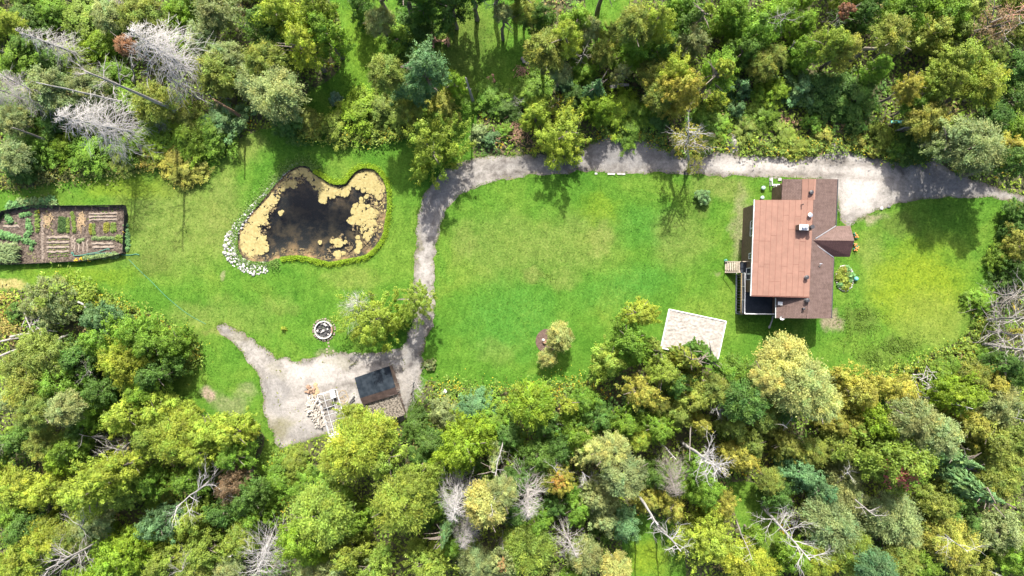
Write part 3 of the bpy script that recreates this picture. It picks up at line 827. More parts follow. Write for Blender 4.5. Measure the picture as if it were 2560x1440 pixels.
def snag(base, tip, label, m='dead', rad=.16, seed=1, h=None):
    return bare_tree(base, tip, label, m, rad, seed, limbs=3, depth=0, ln=.6, name='snag', cat='snag', h=h, bow=.12)

def twig_mesh(seed, whorls=34, per=7, sub=6, droop=.3, lmax=.22, shape=.7, low=.2):
    """a dead spruce of height 1: a straight stem with many thin drooping twigs"""
    r_ = random.Random(seed); st = MB(); tw = MB()
    st.tube([(0, 0, 0), (.004, 0, .5), (0, .003, 1)], [.0125, .008, .0015], 6)
    for i in range(whorls):
        z = low + (1 - low) * i / whorls
        for k in range(per):
            a = r_.uniform(0, 6.28); t = (z - low) / (1 - low)
            ln = (lmax * (1 - t) ** shape + .02) * r_.uniform(.55, 1.1)
            u = Vector((math.cos(a), math.sin(a), 0)); p0 = Vector((0, 0, z + r_.uniform(-.01, .01)))
            dz = -droop * r_.uniform(.3, 1.4)
            p1 = p0 + u * ln * .55 + Vector((0, 0, ln * .12)); p2 = p0 + u * ln + Vector((0, 0, ln * dz))
            tw.tube([p0, p1, p2], [.0017, .0012, .0005], 3)
            for q in range(sub):
                f = r_.uniform(.25, 1); c = p0.lerp(p1, f / .55) if f < .55 else p1.lerp(p2, (f - .55) / .45)
                a2 = a + r_.choice((-1, 1)) * r_.uniform(.4, 1.1); l2 = ln * r_.uniform(.2, .45)
                tw.tube([c, c + Vector((math.cos(a2) * l2, math.sin(a2) * l2, -l2 * r_.uniform(.0, .6)))], [.0009, .0004], 3)
    out = []
    for nm, b in (('trunk', st), ('twigs', tw)):
        me = bpy.data.meshes.new(nm); me.from_pydata(b.v, [], b.f); out.append(me)
    return out
TWIGS = [twig_mesh(1, 26, 5, 5), twig_mesh(2, 30, 6, 7, .45, .25, .6), twig_mesh(3, 18, 4, 4, .35, .20, .8, .3), twig_mesh(4, 18, 5, 6, .2, .40, .4, .3)]
TW_M = {}
def dead_spruce(base, tip, label, m='dead_white', which=0, wide=1.0, h=None):
    h = h or tip_height(*base, *tip)
    a = W(*base); t = W(*tip, h)
    root = empty('dead_spruce', a, label, 'dead tree')
    d = (t - a); root.rotation_mode = 'QUATERNION'
    root.rotation_quaternion = d.to_track_quat('Z', 'Y')
    for me, s in zip(TWIGS[which], (1, wide)):
        key = (me.name, m)
        if key not in TW_M:
            q = me.copy(); q.materials.append(M[m]); TW_M[key] = q
        o = bpy.data.objects.new(me.name.split('.')[0], TW_M[key]); C.objects.link(o); o.parent = root
        L = d.length; o.scale = (L * s, L * s, L)
    return root

# ================================================================== the house
house = empty('house', HZ(720, 700, 0), 'house with salmon flat-seamed roof, brown shingle slopes and black deck', 'house')
A = HZ(615, 150, 4.4); B_ = HZ(1045, 150, 4.4); Cc = HZ(995, 1240, 4.4); D = HZ(565, 1236, 4.4)
R1 = HZ(868, 148, 6.4); R2 = HZ(809, 1240, 6.4)
def inset(poly, dlt, z):
    c = sum((Vector(p) for p in poly), Vector()) / len(poly)
    out = []
    for p in poly:
        v = Vector(p) - c
        out.append(Vector((p[0] - math.copysign(dlt, v.x), p[1] - math.copysign(dlt, v.y), z)))
    return out
# walls
main_foot = inset([A, B_, Cc, D], .42, 4.3)
wb = MB(); wb.prism(main_foot, 4.35)
gm = [Vector(R1) + Vector((0, -.42, -.18)), Vector(R2) + Vector((0, .42, -.18))]
wb.add([main_foot[0], main_foot[1], gm[0]], [(0, 1, 2)]); wb.add([main_foot[3], main_foot[2], gm[1]], [(0, 2, 1)])
wb.build('wall', M['siding'], house)
dz = 5.15
dorm = inset([HZ(398, 312, dz), HZ(846, 312, dz), HZ(806, 1062, dz), HZ(370, 1060, dz)], .38, dz)
wd = MB(); wd.prism(dorm, dz + .03); wd.build('wall', M['siding'], house)
gab = [HZ(900, 520, 4.2) + Vector((0, -.3, 0)), HZ(1145, 515, 4.2) + Vector((-.45, -.35, 0)), HZ(1140, 757, 4.2) + Vector((-.45, .35, 0)), HZ(900, 757, 4.2) + Vector((0, .3, 0))]
MB().prism(gab, 4.22).build('wall', M['siding'], house)
# roof slopes as slabs
def slab(pts, t, name, m, parent=None): return MB().prism(pts, t).build(name, m, parent or house)
slab([R1, R2, Cc, B_], .16, 'roof_slope', M['shingle'])
slab([R1 - Vector((.01, 0, 0)), A, D, R2 - Vector((.01, 0, 0))], .16, 'roof_slope', M['shingle'])
up = Vector((0, 0, .05))
gr1 = HZ(852, 628, 6.28); gr2 = HZ(1175, 632, 5.95)
slab([gr1 + up, gr2 + up, HZ(1145, 515, 4.45) + up, HZ(1030, 517, 4.45) + up], .14, 'porch_roof', M['shingle'])
slab([gr1 + up, HZ(1012, 757, 4.45) + up, HZ(1140, 758, 4.45) + up, gr2 + up - Vector((0, .01, 0))], .14, 'porch_roof', M['shingle_shaded'])
# valley flashing and gutter
vb = MB()
vb.bar(HZ(872, 615, 6.26) + up, HZ(1031, 515, 4.50) + up, .09, .04); vb.bar(HZ(842, 640, 6.26) + up, HZ(1012, 760, 4.50) + up, .07, .04)
vb.build('valley_flashing', M['steel'], house)
g = MB(); g.bar(B_ + Vector((.07, 0, -.06)), HZ(1032, 512, 4.4) + Vector((.07, 0, -.06)), .10, .10); g.build('gutter', M['black_metal'], house)
g = MB(); g.bar(HZ(1013, 762, 4.4) + Vector((.07, 0, -.06)), Cc + Vector((.07, 0, -.06)), .10, .10); g.build('gutter', M['black_metal'], house)
# big low-slope dormer roof: deck slab and its panels
dA, dB, dC, dD = HZ(398, 312, 5.30), HZ(856, 312, 6.50), HZ(824, 1072, 6.50), HZ(370, 1060, 5.30)
dr = MB().prism([dA, dD, dC, dB], .20).build('dormer_roof', M['salmon_seam'], house)
NST = 10
def on_dorm(u, v): return (dA.lerp(dB, u)).lerp(dD.lerp(dC, u), v)
pan = []
for i in range(NST):
    u0, u1 = i / NST + .003, (i + 1) / NST - .003
    cuts = sorted({0.0, 1.0, round(rnd.uniform(.14, .45), 2), round(rnd.uniform(.62, .86), 2)})
    for v0, v1 in zip(cuts, cuts[1:]):
        if v1 - v0 < .05: continue
        e = Vector((0, 0, .012 + .006 * rnd.random()))
        q = [on_dorm(u0, v0 + .002) + e, on_dorm(u0, v1 - .002) + e, on_dorm(u1, v1 - .002) + e, on_dorm(u1, v0 + .002) + e]
        MB().prism(q, .02).build('roofing_panel', M['salmon'], dr)
# strip of the same roofing beside the ridge
s0, s1, s2, s3 = HZ(768, 148, 5.66), HZ(866, 148, 6.41), HZ(858, 316, 6.41), HZ(764, 316, 5.66)
for u0, u1 in ((0, .49), (.51, 1)):
    q = [s0.lerp(s1, u0), s3.lerp(s2, u0), s3.lerp(s2, u1), s0.lerp(s1, u1)]
    MB().prism([p + Vector((0, 0, .05)) for p in q], .06).build('roofing_panel', M['salmon'], house)
rc = MB(); rc.bar(R1 + Vector((.02, 0, .03)), HZ(858, 312, 6.4) + Vector((.02, 0, .03)), .22, .05)
rc.build('ridge_cap', M['salmon'], house)
rc = MB(); rc.bar(HZ(824, 1078, 6.42) + Vector((0, 0, .03)), R2 + Vector((0, 0, .03)), .22, .05); rc.build('ridge_cap', M['shingle'], house)
# white fascia on the dormer's left eave, dark edge on its lower end
f = MB(); f.bar(dA + Vector((-.06, .05, -.10)), dD + Vector((-.06, -.05, -.10)), .07, .24); f.build('fascia', M['white'], house)
f = MB(); f.bar(dD + Vector((0, -.06, -.11)), dC + Vector((0, -.06, -.11)), .06, .2); f.build('fascia', M['salmon_seam'], house)
f = MB(); f.bar(D + Vector((-.05, 0, -.1)), HZ(566, 1078, 4.4) + Vector((-.05, 0, -.1)), .06, .18); f.build('fascia', M['white'], house)
# windows on the walls
def window(a, b, z0, z1, nrm, n=1):
    a, b = Vector(a), Vector(b); nrm = Vector(nrm).normalized(); d = (b - a)
    for k in range(n):
        p, q = a + d * (k + .05) / n, a + d * (k + .95) / n
        fr = MB(); w = .08
        lo_, hi_ = Vector((0, 0, z0)), Vector((0, 0, z1)); o_ = nrm * .03
        fr.bar(p + lo_ + o_, q + lo_ + o_, .10, w); fr.bar(p + hi_ + o_, q + hi_ + o_, .10, w)
        fr.bar(p + lo_ + o_, p + hi_ + o_, w, .10); fr.bar(q + lo_ + o_, q + hi_ + o_, w, .10)
        w_ = fr.build('window', M['white'], house)
        pn = MB(); i_ = nrm * .02
        pn.add([p + lo_ + i_, q + lo_ + i_, q + hi_ + i_, p + hi_ + i_], [(0, 1, 2, 3)]); pn.build('pane', M['glass'], w_)
def wall_pt(a, b, t): return Vector((a.x + (b.x - a.x) * t, a.y + (b.y - a.y) * t, 0))
wl0, wl1 = dorm[0], dorm[3]
nl = Vector((-1, 0.06, 0))
window(wall_pt(wl0, wl1, .18), wall_pt(wl0, wl1, .36), 3.0, 4.4, nl, 2)
window(wall_pt(wl0, wl1, .55), wall_pt(wl0, wl1, .62), 2.9, 4.3, nl)
window(wall_pt(wl0, wl1, .72), wall_pt(wl0, wl1, .86), 2.2, 4.2, nl, 2)
nb = Vector((0, -1, 0))
window(wall_pt(main_foot[3], main_foot[2], .25), wall_pt(main_foot[3], main_foot[2], .42), 2.4, 3.7, nb)
window(wall_pt(main_foot[3], main_foot[2], .62), wall_pt(main_foot[3], main_foot[2], .8), 2.4, 3.7, nb)
nr = Vector((1, 0, 0))
window(wall_pt(main_foot[1], main_foot[2], .70), wall_pt(main_foot[1], main_foot[2], .80), 1.2, 2.8, nr, 2)
window(wall_pt(main_foot[0], main_foot[1], .55), wall_pt(main_foot[0], main_foot[1], .75), 1.2, 2.6, (0, 1, 0))
# chimney, vents and skylight on the roof
def roof_z(zx): return 5.30 + 1.20 * min(1, max(0, (zx - 395) / 460))
ch = MB(); cz = 6.30
c0 = HZ(782, 530, 6.75)
ch.box(c0 + Vector((0, 0, -.1)), 1.50, .58, 1.1, R(-3)); chim = ch.build('chimney', M['siding'], house)
MB().box(c0 + Vector((-.22, 0, .50)), 1.0, .66, .10, R(-3)).build('chimney_cap', M['white'], chim)
fl = MB()
for dx in (-.35, .02): fl.cyl(c0 + Vector((dx, 0, .55)), .15, .28, 9); fl.cyl(c0 + Vector((dx, 0, .83)), .2, .05, 9, .12)
fl.build('flue', M['steel'], chim)
fl = MB(); fl.cyl(c0 + Vector((.55, .02, .45)), .16, .55, 10); fl.cyl(c0 + Vector((.55, .02, 1.0)), .24, .08, 10); fl.build('flue', M['black_metal'], chim)
def vent(zx, zy, z, r, h, m1='steel', m2='black_metal', cap=1.45):
    p = HZ(zx, zy, z)
    b = MB(); b.cyl(p - Vector((0, 0, .2)), r, h + .2, 10); v = b.build('roof_vent', M[m1], house)
    b = MB(); b.cyl(p + Vector((0, 0, h)), r * cap, .09, 10); b.cyl(p + Vector((0, 0, h + .09)), r * cap, .05, 10, r * .4); b.build('vent_cap', M[m2], v)
vent(829, 256, 6.12, .17, .42, 'black_metal'); vent(821, 434, 6.42, .18, .36, 'steel', 'steel'); vent(792, 918, 6.42, .17, .45)
vent(797, 1096, 6.30, .17, .45); vent(773, 1163, 6.15, .09, .32, 'black_metal'); vent(760, 352, 6.26, .055, .5, 'black_metal', cap=1.2)
b = MB(); p = HZ(903, 812, 5.80); b.bar(p + Vector((0, -.35, 0)), p + Vector((0, -.02, .28)), .06); b.bar(p + Vector((-.1, 0, .28)), p + Vector((.2, 0, .28)), .08); b.build('vent_pipe', M['steel'], house)
p = HZ(593, 1122, 4.62); MB().box(p + Vector((0, 0, .14)), .52, .40, .18, R(-3), ry=R(-24)).build('skylight', M['white'], house)
# satellite dish at the lower eave
p = HZ(604, 1236, 4.5)
b = MB()
ring = []
for i in range(3):
    rr_ = (.06, .2, .30)[i]
    for k in range(12): ring.append(p + Vector((rr_ * math.cos(k * math.pi / 6), rr_ * .8 * math.sin(k * math.pi / 6) , .22 + .06 * i * i * .5)))
ds = [(i * 12 + k, i * 12 + (k + 1) % 12, (i + 1) * 12 + (k + 1) % 12, (i + 1) * 12 + k) for i in range(2) for k in range(12)] + [tuple(range(12))]
b.add(ring, ds); b.add([v - Vector((0, 0, .02)) for v in ring], [f_[::-1] for f_ in ds])
dish = empty('satellite_dish', p, 'white satellite dish bolted to the lower gable edge of the house', 'satellite dish')
b.build('reflector', M['white'], dish)
b = MB(); b.bar(p + Vector((0, 0, .2)), p + Vector((.05, .12, -.05)), .05); b.bar(p + Vector((0, 0, .2)), p + Vector((-.32, .10, .42)), .03); b.build('arm', M['steel'], dish)

# ------------------------------------------------------------------ the deck
DH = 2.0
deck = empty('deck', HZ(330, 1000, 0), 'raised black-floored deck wrapping the lower left corner of the house', 'deck')
de = [HZ(287, 797, DH), HZ(287, 884, DH), HZ(300, 884, DH), HZ(297, 1200, DH), HZ(566, 1204, DH), HZ(566, 1040, DH), HZ(392, 1040, DH), HZ(392, 797, DH)]
MB().prism([de[0], de[1], de[2], de[3], de[4], de[5], de[6], de[7]], .12).build('deck_floor', M['deck_black'], deck)
g = MB()
g.prism([HZ(300, 886, DH + .01), HZ(298, 1198, DH + .01), HZ(322, 1198, DH + .01), HZ(324, 886, DH + .01)], .008); g.build('deck_border', M['deck_grey'], deck)
# skirt of upright boards on the outer sides
b0, b1, b2 = Vector((de[2].x, de[2].y, 0)), Vector((de[3].x, de[3].y, 0)), Vector((de[4].x, de[4].y, 0))
for (a, b, off) in ((b0, b1, Vector((-.03, 0, 0))), (b1, b2, Vector((0, -.03, 0)))):
    nbd = int((b - a).length / .34)
    for k in range(nbd):
        q = MB(); p0, p1 = a.lerp(b, (k + .04) / nbd) + off, a.lerp(b, (k + .96) / nbd) + off
        q.add([], []); q.bar((p0 + p1) / 2 + Vector((0, 0, .04)), (p0 + p1) / 2 + Vector((0, 0, DH - .2)), *((.03, (p1 - p0).length) if abs(off.x) < .001 and False else ((p1 - p0).length, .03) if abs(off.y) > 0 else (.03, (p1 - p0).length)))
        q.build('skirt_board', M['deck_grey'], deck)
tr = MB(); tr.bar(b0 + Vector((-.09, 0, .10)), b1 + Vector((-.09, -.05, .10)), .10, .2); tr.bar(b1 + Vector((-.09, -.09, .10)), b2 + Vector((0, -.09, .10)), .10, .2); tr.build('skirt_trim', M['white'], deck)
rj = MB(); rj.bar(b0 + Vector((-.07, 0, DH - .14)), b1 + Vector((-.07, 0, DH - .14)), .07, .22); rj.bar(b1 + Vector((0, -.07, DH - .14)), b2 + Vector((0, -.07, DH - .14)), .07, .22); rj.build('rim_joist', M['tan_wood'], deck)
def railing(pts, z0=DH, h=1.0, m='white', step=1.5):
    for a, b in zip(pts, pts[1:]):
        a, b = Vector((a.x, a.y, z0)), Vector((b.x, b.y, z0))
        r_ = MB(); r_.bar(a + Vector((0, 0, h)), b + Vector((0, 0, h)), .10, .06); tp = r_.build('top_rail', M[m], deck)
        r_ = MB(); r_.bar(a + Vector((0, 0, .12)), b + Vector((0, 0, .12)), .05, .05); r_.build('bottom_rail', M[m], deck)
        npst = max(1, round((b - a).length / step))
        for k in range(npst + 1):
            p = a.lerp(b, k / npst); q = MB(); q.bar(p, p + Vector((0, 0, h - .035)), .09); q.build('rail_post', M[m], deck)
        nb_ = int((b - a).length / .16); q = MB()
        for k in range(1, nb_):
            p = a.lerp(b, k / nb_); q.bar(p + Vector((0, 0, .15)), p + Vector((0, 0, h - .035)), .022)
        q.build('balusters', M['black_metal'], deck)['kind'] = 'stuff'
railing([HZ(300, 886, DH), HZ(297, 1200, DH), HZ(560, 1204, DH)])
railing([HZ(285, 797, DH), HZ(385, 797, DH)], m='lumber')
q = MB()
for k in range(4):
    pass
for (zx, zy) in ((310, 900), (310, 1190), (550, 1195)):
    q = MB(); p = HZ(zx, zy, DH - .12); q.bar(Vector((p.x, p.y, 0)), Vector((p.x, p.y, DH - .12)), .14); q.build('post', M['lumber'], deck)
# stairs
st_t = [HZ(285, 797, DH), HZ(285, 880, DH)]; st_b = [HZ(166, 795, .05), HZ(163, 880, .05)]
NT = 7
for k in range(NT):
    f0 = (k + .10) / NT; z = DH - DH * (k + .6) / NT
    zx = 285 - 121 * (k + .5) / NT
    w0, w1 = HZ(zx, 797, z), HZ(zx, 878, z)
    MB().box((w0 + w1) / 2, .24, (w0 - w1).length, .045).build('tread', M['lumber'], deck)
for zy in (795, 880):
    q = MB(); q.bar(HZ(287, zy, DH - .2), HZ(166, zy, .0), .06, .26); q.build('stringer', M['lumber'], deck)
    q = MB(); q.bar(HZ(287, zy, DH + .95), HZ(168, zy, .95), .09, .05); q.bar(HZ(168, zy, 0), HZ(168, zy, .95), .08); q.build('stair_rail', M['lumber'], deck)
# small things beside the house
p = HZ(165, 786, 0)
pot = empty('plant_pot', p, 'small green potted plant at the foot of the deck stairs', 'plant pot')
b = MB(); b.cyl(p, .13, .28, 9, .17); b.build('pot', M['turquoise'], pot)
b = MB(); b.lump(p + Vector((0, 0, .42)), .17, .16, 3, .35); b.build('plant', M['hose'], pot)
def globe(name, p, r, m, label):
    t = empty(name, p, label, 'garden ball')
    b = MB(); b.cyl(p, r * .55, .10, 10, r * .4); b.build('stand', M['white'], t)
    b = MB(); b.lump(p + Vector((0, 0, .08 + r)), r, r, 1, .0, 14, 9); b.build('ball', M[m], t, smooth_=True)
globe('garden_ball', HZ(457, 222, 0), .27, 'paleglobe', 'pale mint garden ball on the lawn nearest the driveway')
globe('garden_ball', HZ(450, 298, 0), .25, 'paleglobe', 'pale mint garden ball close to the top corner of the salmon roof')
globe('garden_ball', HZ(1180, 930, 0), .28, 'turquoise', 'turquoise garden ball beside the stone-ringed flower bed')
p0, p1 = HZ(325, 425, .2), HZ(352, 438, .3)
b = MB(); b.cyl((p0.x, p0.y, .0), .12, .35, 9, .10); b.bar(p0 + Vector((0, 0, .1)), p1 + Vector((0, 0, .1)), .12); o = b.build('downspout', M['white']); prop(o, 'short white spout lying on bare soil by the house wall', 'downspout')
p0, p1 = HZ(512, 1308, .06), HZ(540, 1220, .06)
b = MB(); b.tube([p0, p0.lerp(p1, .5) + Vector((.05, 0, .02)), p1], [.10, .09, .10], 6); b.lump(p0, .17, .12, 4); o = b.build('drain_pipe', M['stone']); prop(o, 'pale drain pipe lying on grass below the deck', 'pipe')
# lattice fences by the upper left corner
for i, (za, zb, lab) in enumerate((((512, 150), (515, 205), 'low white lattice panel standing nearest the pale garden balls'), ((518, 200), (572, 200), 'low white lattice panel running towards the dark window well'), ((545, 205), (548, 310), 'long white lattice panel standing on edge above the salmon roof'))):
    a, b = HZ(*za, 0), HZ(*zb, 0)
    t = empty('lattice_fence', (a + b) / 2, lab, 'lattice')
    q = MB(); q.bar(a + Vector((0, 0, .08)), b + Vector((0, 0, .08)), .06); q.bar(a + Vector((0, 0, .85)), b + Vector((0, 0, .85)), .10, .06); q.build('rail', M['white'], t)
    ns_ = max(3, int((b - a).length / .22))
    for k in range(ns_ + 1):
        p = a.lerp(b, k / ns_); q = MB(); q.bar(p, p + Vector((0, 0, .84)), .07, .04); q.build('slat', M['white'], t)
q = MB(); q.prism([HZ(572, 188, .5), HZ(570, 308, .5), HZ(590, 308, .5), HZ(592, 188, .5)], .5); o = q.build('window_well', M['black_metal']); prop(o, 'dark window well against the upper left house wall', 'window well')
a, b = HZ(603, 185, 1.0), HZ(601, 310, 1.0)
q = MB(); q.bar(a, b, .18, .9); o = q.build('planter_box', M['tan_wood']); prop(o, 'long tan wooden planter along the upper left wall', 'planter')
for i, (zx, zy) in enumerate(((522, 152), (590, 153))):
    p = HZ(zx, zy, 0); q = MB(); q.box(p + Vector((0, 0, .08)), .42, .36, .16); prop(q.build('paving_block', M['stone']), ('pale square block by the lattice beside the driveway', 'pale square block at the top corner of the house')[i], 'paving block')
# oval flower bed ringed with stones
fb = HZ(1098, 925, 0)
bed = empty('flower_bed', fb, 'oval flower bed ringed with pale stones beside the brown roof', 'flower bed')
q = MB(); q.prism([fb + Vector((1.0 * math.cos(a), 1.5 * math.sin(a), .10)) for a in (k * math.pi / 10 for k in range(20))], .1); q.build('soil', M['dirt'], bed)
for k in range(34):
    a = 2 * math.pi * k / 34; q = MB()
    q.lump(fb + Vector((1.08 * math.cos(a), 1.58 * math.sin(a), .10)), rnd.uniform(.10, .15), .12, k, .25, 6, 3); q.build('stone', M['stone'], bed)
# orange flowers below the porch gable
for i, (zx, zy) in enumerate(((1178, 585), (1184, 605), (1172, 665), (1188, 685), (1176, 700))):
    p = HZ(zx, zy, 0); t = empty('flower_clump', p, None, 'flowers', 'orange flowers under the porch gable')
    t['label'] = 'orange flower clump at the foot of the porch gable'
    q = MB()
    for k in range(5): q.lump(p + Vector((rnd.uniform(-.18, .18), rnd.uniform(-.18, .18), rnd.uniform(.35, .5))), .09, .06, k, .3, 6, 3)
    q.build('petals', M['flower_orange'], t)
    q = MB()
    for k in range(4): q.lump(p + Vector((rnd.uniform(-.15, .15), rnd.uniform(-.15, .15), .18)), .12, .16, k, .3, 6, 3)
    q.build('leaves', M['hose'], t)

# ================================================================== sandbox
sc_ = [W(1672, 773), W(1814, 803), W(1793, 900), W(1651, 869)]
sb = empty('sandbox', sum(sc_, Vector()) / 4, 'large sandbox of pale rippled sand framed by white boards', 'sandbox')
nx_, ny_ = 64, 46; vs = []; fs = []
for j in range(ny_ + 1):
    for i in range(nx_ + 1):
        p = sc_[0].lerp(sc_[1], i / nx_).lerp(sc_[3].lerp(sc_[2], i / nx_), j / ny_)
        zz = .16 + .085 * mnoise.noise((p.x * 2.2, p.y * 3.6, 1)) + .07 * mnoise.noise((p.x * 3.6, p.y * 6.5, 5))
        vs.append((p.x, p.y, zz))
for j in range(ny_):
    for i in range(nx_):
        a = j * (nx_ + 1) + i; fs.append((a, a + nx_ + 1, a + nx_ + 2, a + 1))
MB().add(vs, fs).build('sand', M['sand'], sb, smooth_=True)
for i in range(4):
    a, b = sc_[i], sc_[(i + 1) % 4]
    q = MB(); q.bar(a + Vector((0, 0, .13)), b + Vector((0, 0, .13)), .13, .27); q.build('frame_board', M['white'], sb)

# ================================================================== fire pit
fp = YZ(585, 358, 0)
pit = empty('fire_pit', fp, 'round stone fire pit with charred wood inside on the lawn', 'fire pit')
q = MB(); q.prism([fp + Vector((1.0 * math.cos(a), 1.0 * math.sin(a), .04)) for a in (k * math.pi / 10 for k in range(20))], .04); q.build('ash_bed', M['charred'], pit)
for k in range(16):
    a0, a1 = 2 * math.pi * (k + .04) / 16, 2 * math.pi * (k + .96) / 16; q = MB()
    def rp(r, a, z): return fp + Vector((r * math.cos(a), r * math.sin(a), z))
    hgt = .42 + rnd.uniform(-.03, .03)
    q.prism([rp(.99, a0, hgt), rp(1.16, a0, hgt), rp(1.16, a1, hgt), rp(.99, a1, hgt)], hgt)
    q.build('ring_block', M['stone'] if k not in (0, 15) else M['redlog'], pit)
for k in range(26):
    a = 2 * math.pi * (k + rnd.uniform(-.2, .2)) / 26; q = MB(); q.lump(fp + Vector((1.38 * math.cos(a), 1.36 * math.sin(a), .08)), rnd.uniform(.09, .16), .11, k, .3, 6, 4); q.build('stone', M['soil_pale'], pit)
for k in range(30):
    a = rnd.uniform(0, 6.28); rr_ = .8 * math.sqrt(rnd.random()); q = MB()
    q.lump(fp + Vector((rr_ * math.cos(a), rr_ * math.sin(a), .16 + rnd.uniform(0, .12))), rnd.uniform(.09, .17), .1, k, .35, 6, 4)
    q.build('ash_lump', M['stone'] if rnd.random() < .42 else M['charred'], pit)
for i, (zx, zy) in enumerate(((620, 470), (625, 500), (607, 525), (660, 540), (610, 550))):
    p = YZ(zx, zy, .015); q = MB(); q.lump(p, .15, .04, i, .3, 7, 3); o = q.build('stepping_stone', M['soil_pale']); prop(o, 'flat pale stepping stone in worn grass below the fire pit', 'stepping stone', 'stepping stones below the fire pit')

# ================================================================== shed
sh = empty('shed', YZ(1060, 900, 0), 'shed with dark metal roof and mossy lean-to on the gravel yard', 'shed')
hr, he, hl, hb = 3.4, 2.5, 2.55, 1.7
s_a, s_b = YZ(845, 770, he), YZ(1143, 668, he); s_c, s_d = YZ(1195, 850, hr), YZ(892, 945, hr)
s_e, s_f = YZ(1220, 908, 2.9), YZ(915, 1003, 2.9)
s_g, s_h, s_i, s_j = YZ(928, 1000, 2.55), YZ(1216, 908, 2.55), YZ(1280, 1087, 1.75), YZ(1000, 1180, 1.75)
slab([s_a, s_d, s_c, s_b], .08, 'dark_roof', M['shed_dark'], sh)
e3 = Vector((0, 0, -.004))
slab([s_d + e3, s_f, s_e, s_c + e3], .08, 'brown_roof', M['shed_brown'], sh)
slab([s_g, s_j, s_i, s_h], .09, 'lean_to_roof', M['shed_moss'], sh)
def drop(p, z, dx=0, dy=0): return Vector((p.x + dx, p.y + dy, z))
cs = sum((s_a, s_b, s_e, s_f), Vector()) / 4
foot = [cs + (Vector((p.x, p.y, 0)) - Vector((cs.x, cs.y, 0))) * .93 for p in (s_a, s_f, s_e, s_b)]
foot = [Vector((p.x, p.y, z)) for p, z in zip(foot, (he - .14, 2.74, 2.74, he - .14))]
q = MB(); q.prism(foot, bottom=[Vector((p.x, p.y, -.02)) for p in foot]); q.build('wall', M['shed_wall'], sh)
cl_ = sum((s_g, s_h, s_i, s_j), Vector()) / 4
foot = [Vector((cl_.x + (p.x - cl_.x) * .92, cl_.y + (p.y - cl_.y) * .92, p.z - .17)) for p in (s_g, s_j, s_i, s_h)]
q = MB(); q.prism(foot, bottom=[Vector((p.x, p.y, -.02)) for p in foot]); q.build('wall', M['shed_wall'], sh)
for k in range(1, 7):    # standing seams on the dark roof
    a, b = s_a.lerp(s_b, k / 7), s_d.lerp(s_c, k / 7); q = MB(); q.bar(a + Vector((0, 0, .018)), b + Vector((0, 0, .018)), .05, .03); q.build('seam', M['shed_dark'], sh)

# ------------------------------------------------------------------ pipe frame, wood piles and clutter on the yard
g0, g1, g2, g3 = YZ(533, 915), YZ(690, 868), YZ(785, 1215), YZ(635, 1268)
gh = empty('greenhouse_frame', (g0 + g2) / 2, 'bare white pipe frame of a hoop greenhouse on the gravel yard', 'greenhouse frame')
rows = 7
def hoop(f, t):
    a, b = g0.lerp(g3, f), g1.lerp(g2, f); p = a.lerp(b, t); return p + Vector((0, 0, .25 + 1.0 * math.sin(math.pi * (.06 + .88 * t))))
for k in range(rows):
    f = k / (rows - 1); q = MB(); a = g0.lerp(g3, f)
    b = g1.lerp(g2, f)
    q.tube([a] + [hoop(f, t / 8) for t in range(9)] + [b], .027, 5); q.build('hoop', M['pipe'], gh)
for t in (.0, .42, .80):
    q = MB(); q.tube([hoop(f / 6, t) for f in range(7)], .027, 5); q.build('purlin', M['pipe'], gh)
for a, b in ((g0, g3), (g1, g2), (g0, g1), (g3, g2)):
    q = MB(); q.bar(a + Vector((0, 0, .06)), b + Vector((0, 0, .06)), .10, .1); q.build('base_rail', M['pipe'], gh)
p = YZ(662, 905, .28); q = MB(); q.box(p, .55, 1.0, .5, R(12)); q.box(p + Vector((0, 0, .27)), .62, 1.08, .05, R(12)); prop(q.build('white_crate', M['pipe']), 'white storage crate inside the top end of the pipe frame', 'crate')
q = MB(); pts = [YZ(575, 1030, .25), YZ(620, 1028, .3), YZ(660, 1010, .3), YZ(672, 975, .28), YZ(660, 945, .25)]; q.tube([tuple(v) for v in smooth([tuple(x) for x in pts], 5, False)], .10, 6); prop(q.build('dark_hose', M['fence_black']), 'thick dark curved hose lying inside the pipe frame', 'hose')
for i, pp in enumerate((((845, 928), (820, 965), (795, 1005), (783, 1050), (783, 1085)), ((848, 958), (825, 975), (815, 1000), (822, 1030), (832, 1050)))):
    q = MB(); q.tube([Vector((v[0], v[1], .10)) for v in smooth([tuple(YZ(*x).xy) for x in pp], 5, False)], .11, 6); prop(q.build('pipe_bend', M['charred']), ('longer curved black pipe lying between shed and pipe frame', 'shorter curved black pipe lying close to the shed')[i], 'pipe')
for i, (zx, zy, rr_) in enumerate(((745, 925, .55), (765, 950, .42), (738, 965, .36))):
    c = YZ(zx, zy, .05); q = MB(); q.tube([c + Vector((rr_ * math.cos(a), rr_ * 1.25 * math.sin(a), .03 * math.sin(3 * a))) for a in (k * math.pi / 9 for k in range(19))], .028, 4)
    prop(q.build('wire_coil', M['tan_wood']), ('largest thin tan coil on the gravel by the pipe frame', 'middle thin tan coil on the gravel by the pipe frame', 'smallest thin tan coil on the gravel by the pipe frame')[i], 'wire coil')
def log_mesh(i, m, L, r):
    q = MB(); n = 7; rr_ = random.Random(i)
    q.tube([(-L / 2, 0, 0), (0, 0, rr_.uniform(-.02, .02)), (L / 2, 0, 0)], [r, r * 1.05, r * .95], n)
    me = bpy.data.meshes.new('log'); me.from_pydata(q.v, [], q.f); me.materials.append(m); return me
LG = [log_mesh(i, M['log'], rnd.uniform(.45, 1.0), rnd.uniform(.07, .13)) for i in range(8)]
RLG = [log_mesh(i, M['redlog'], rnd.uniform(.3, .45), rnd.uniform(.12, .18)) for i in range(4)]
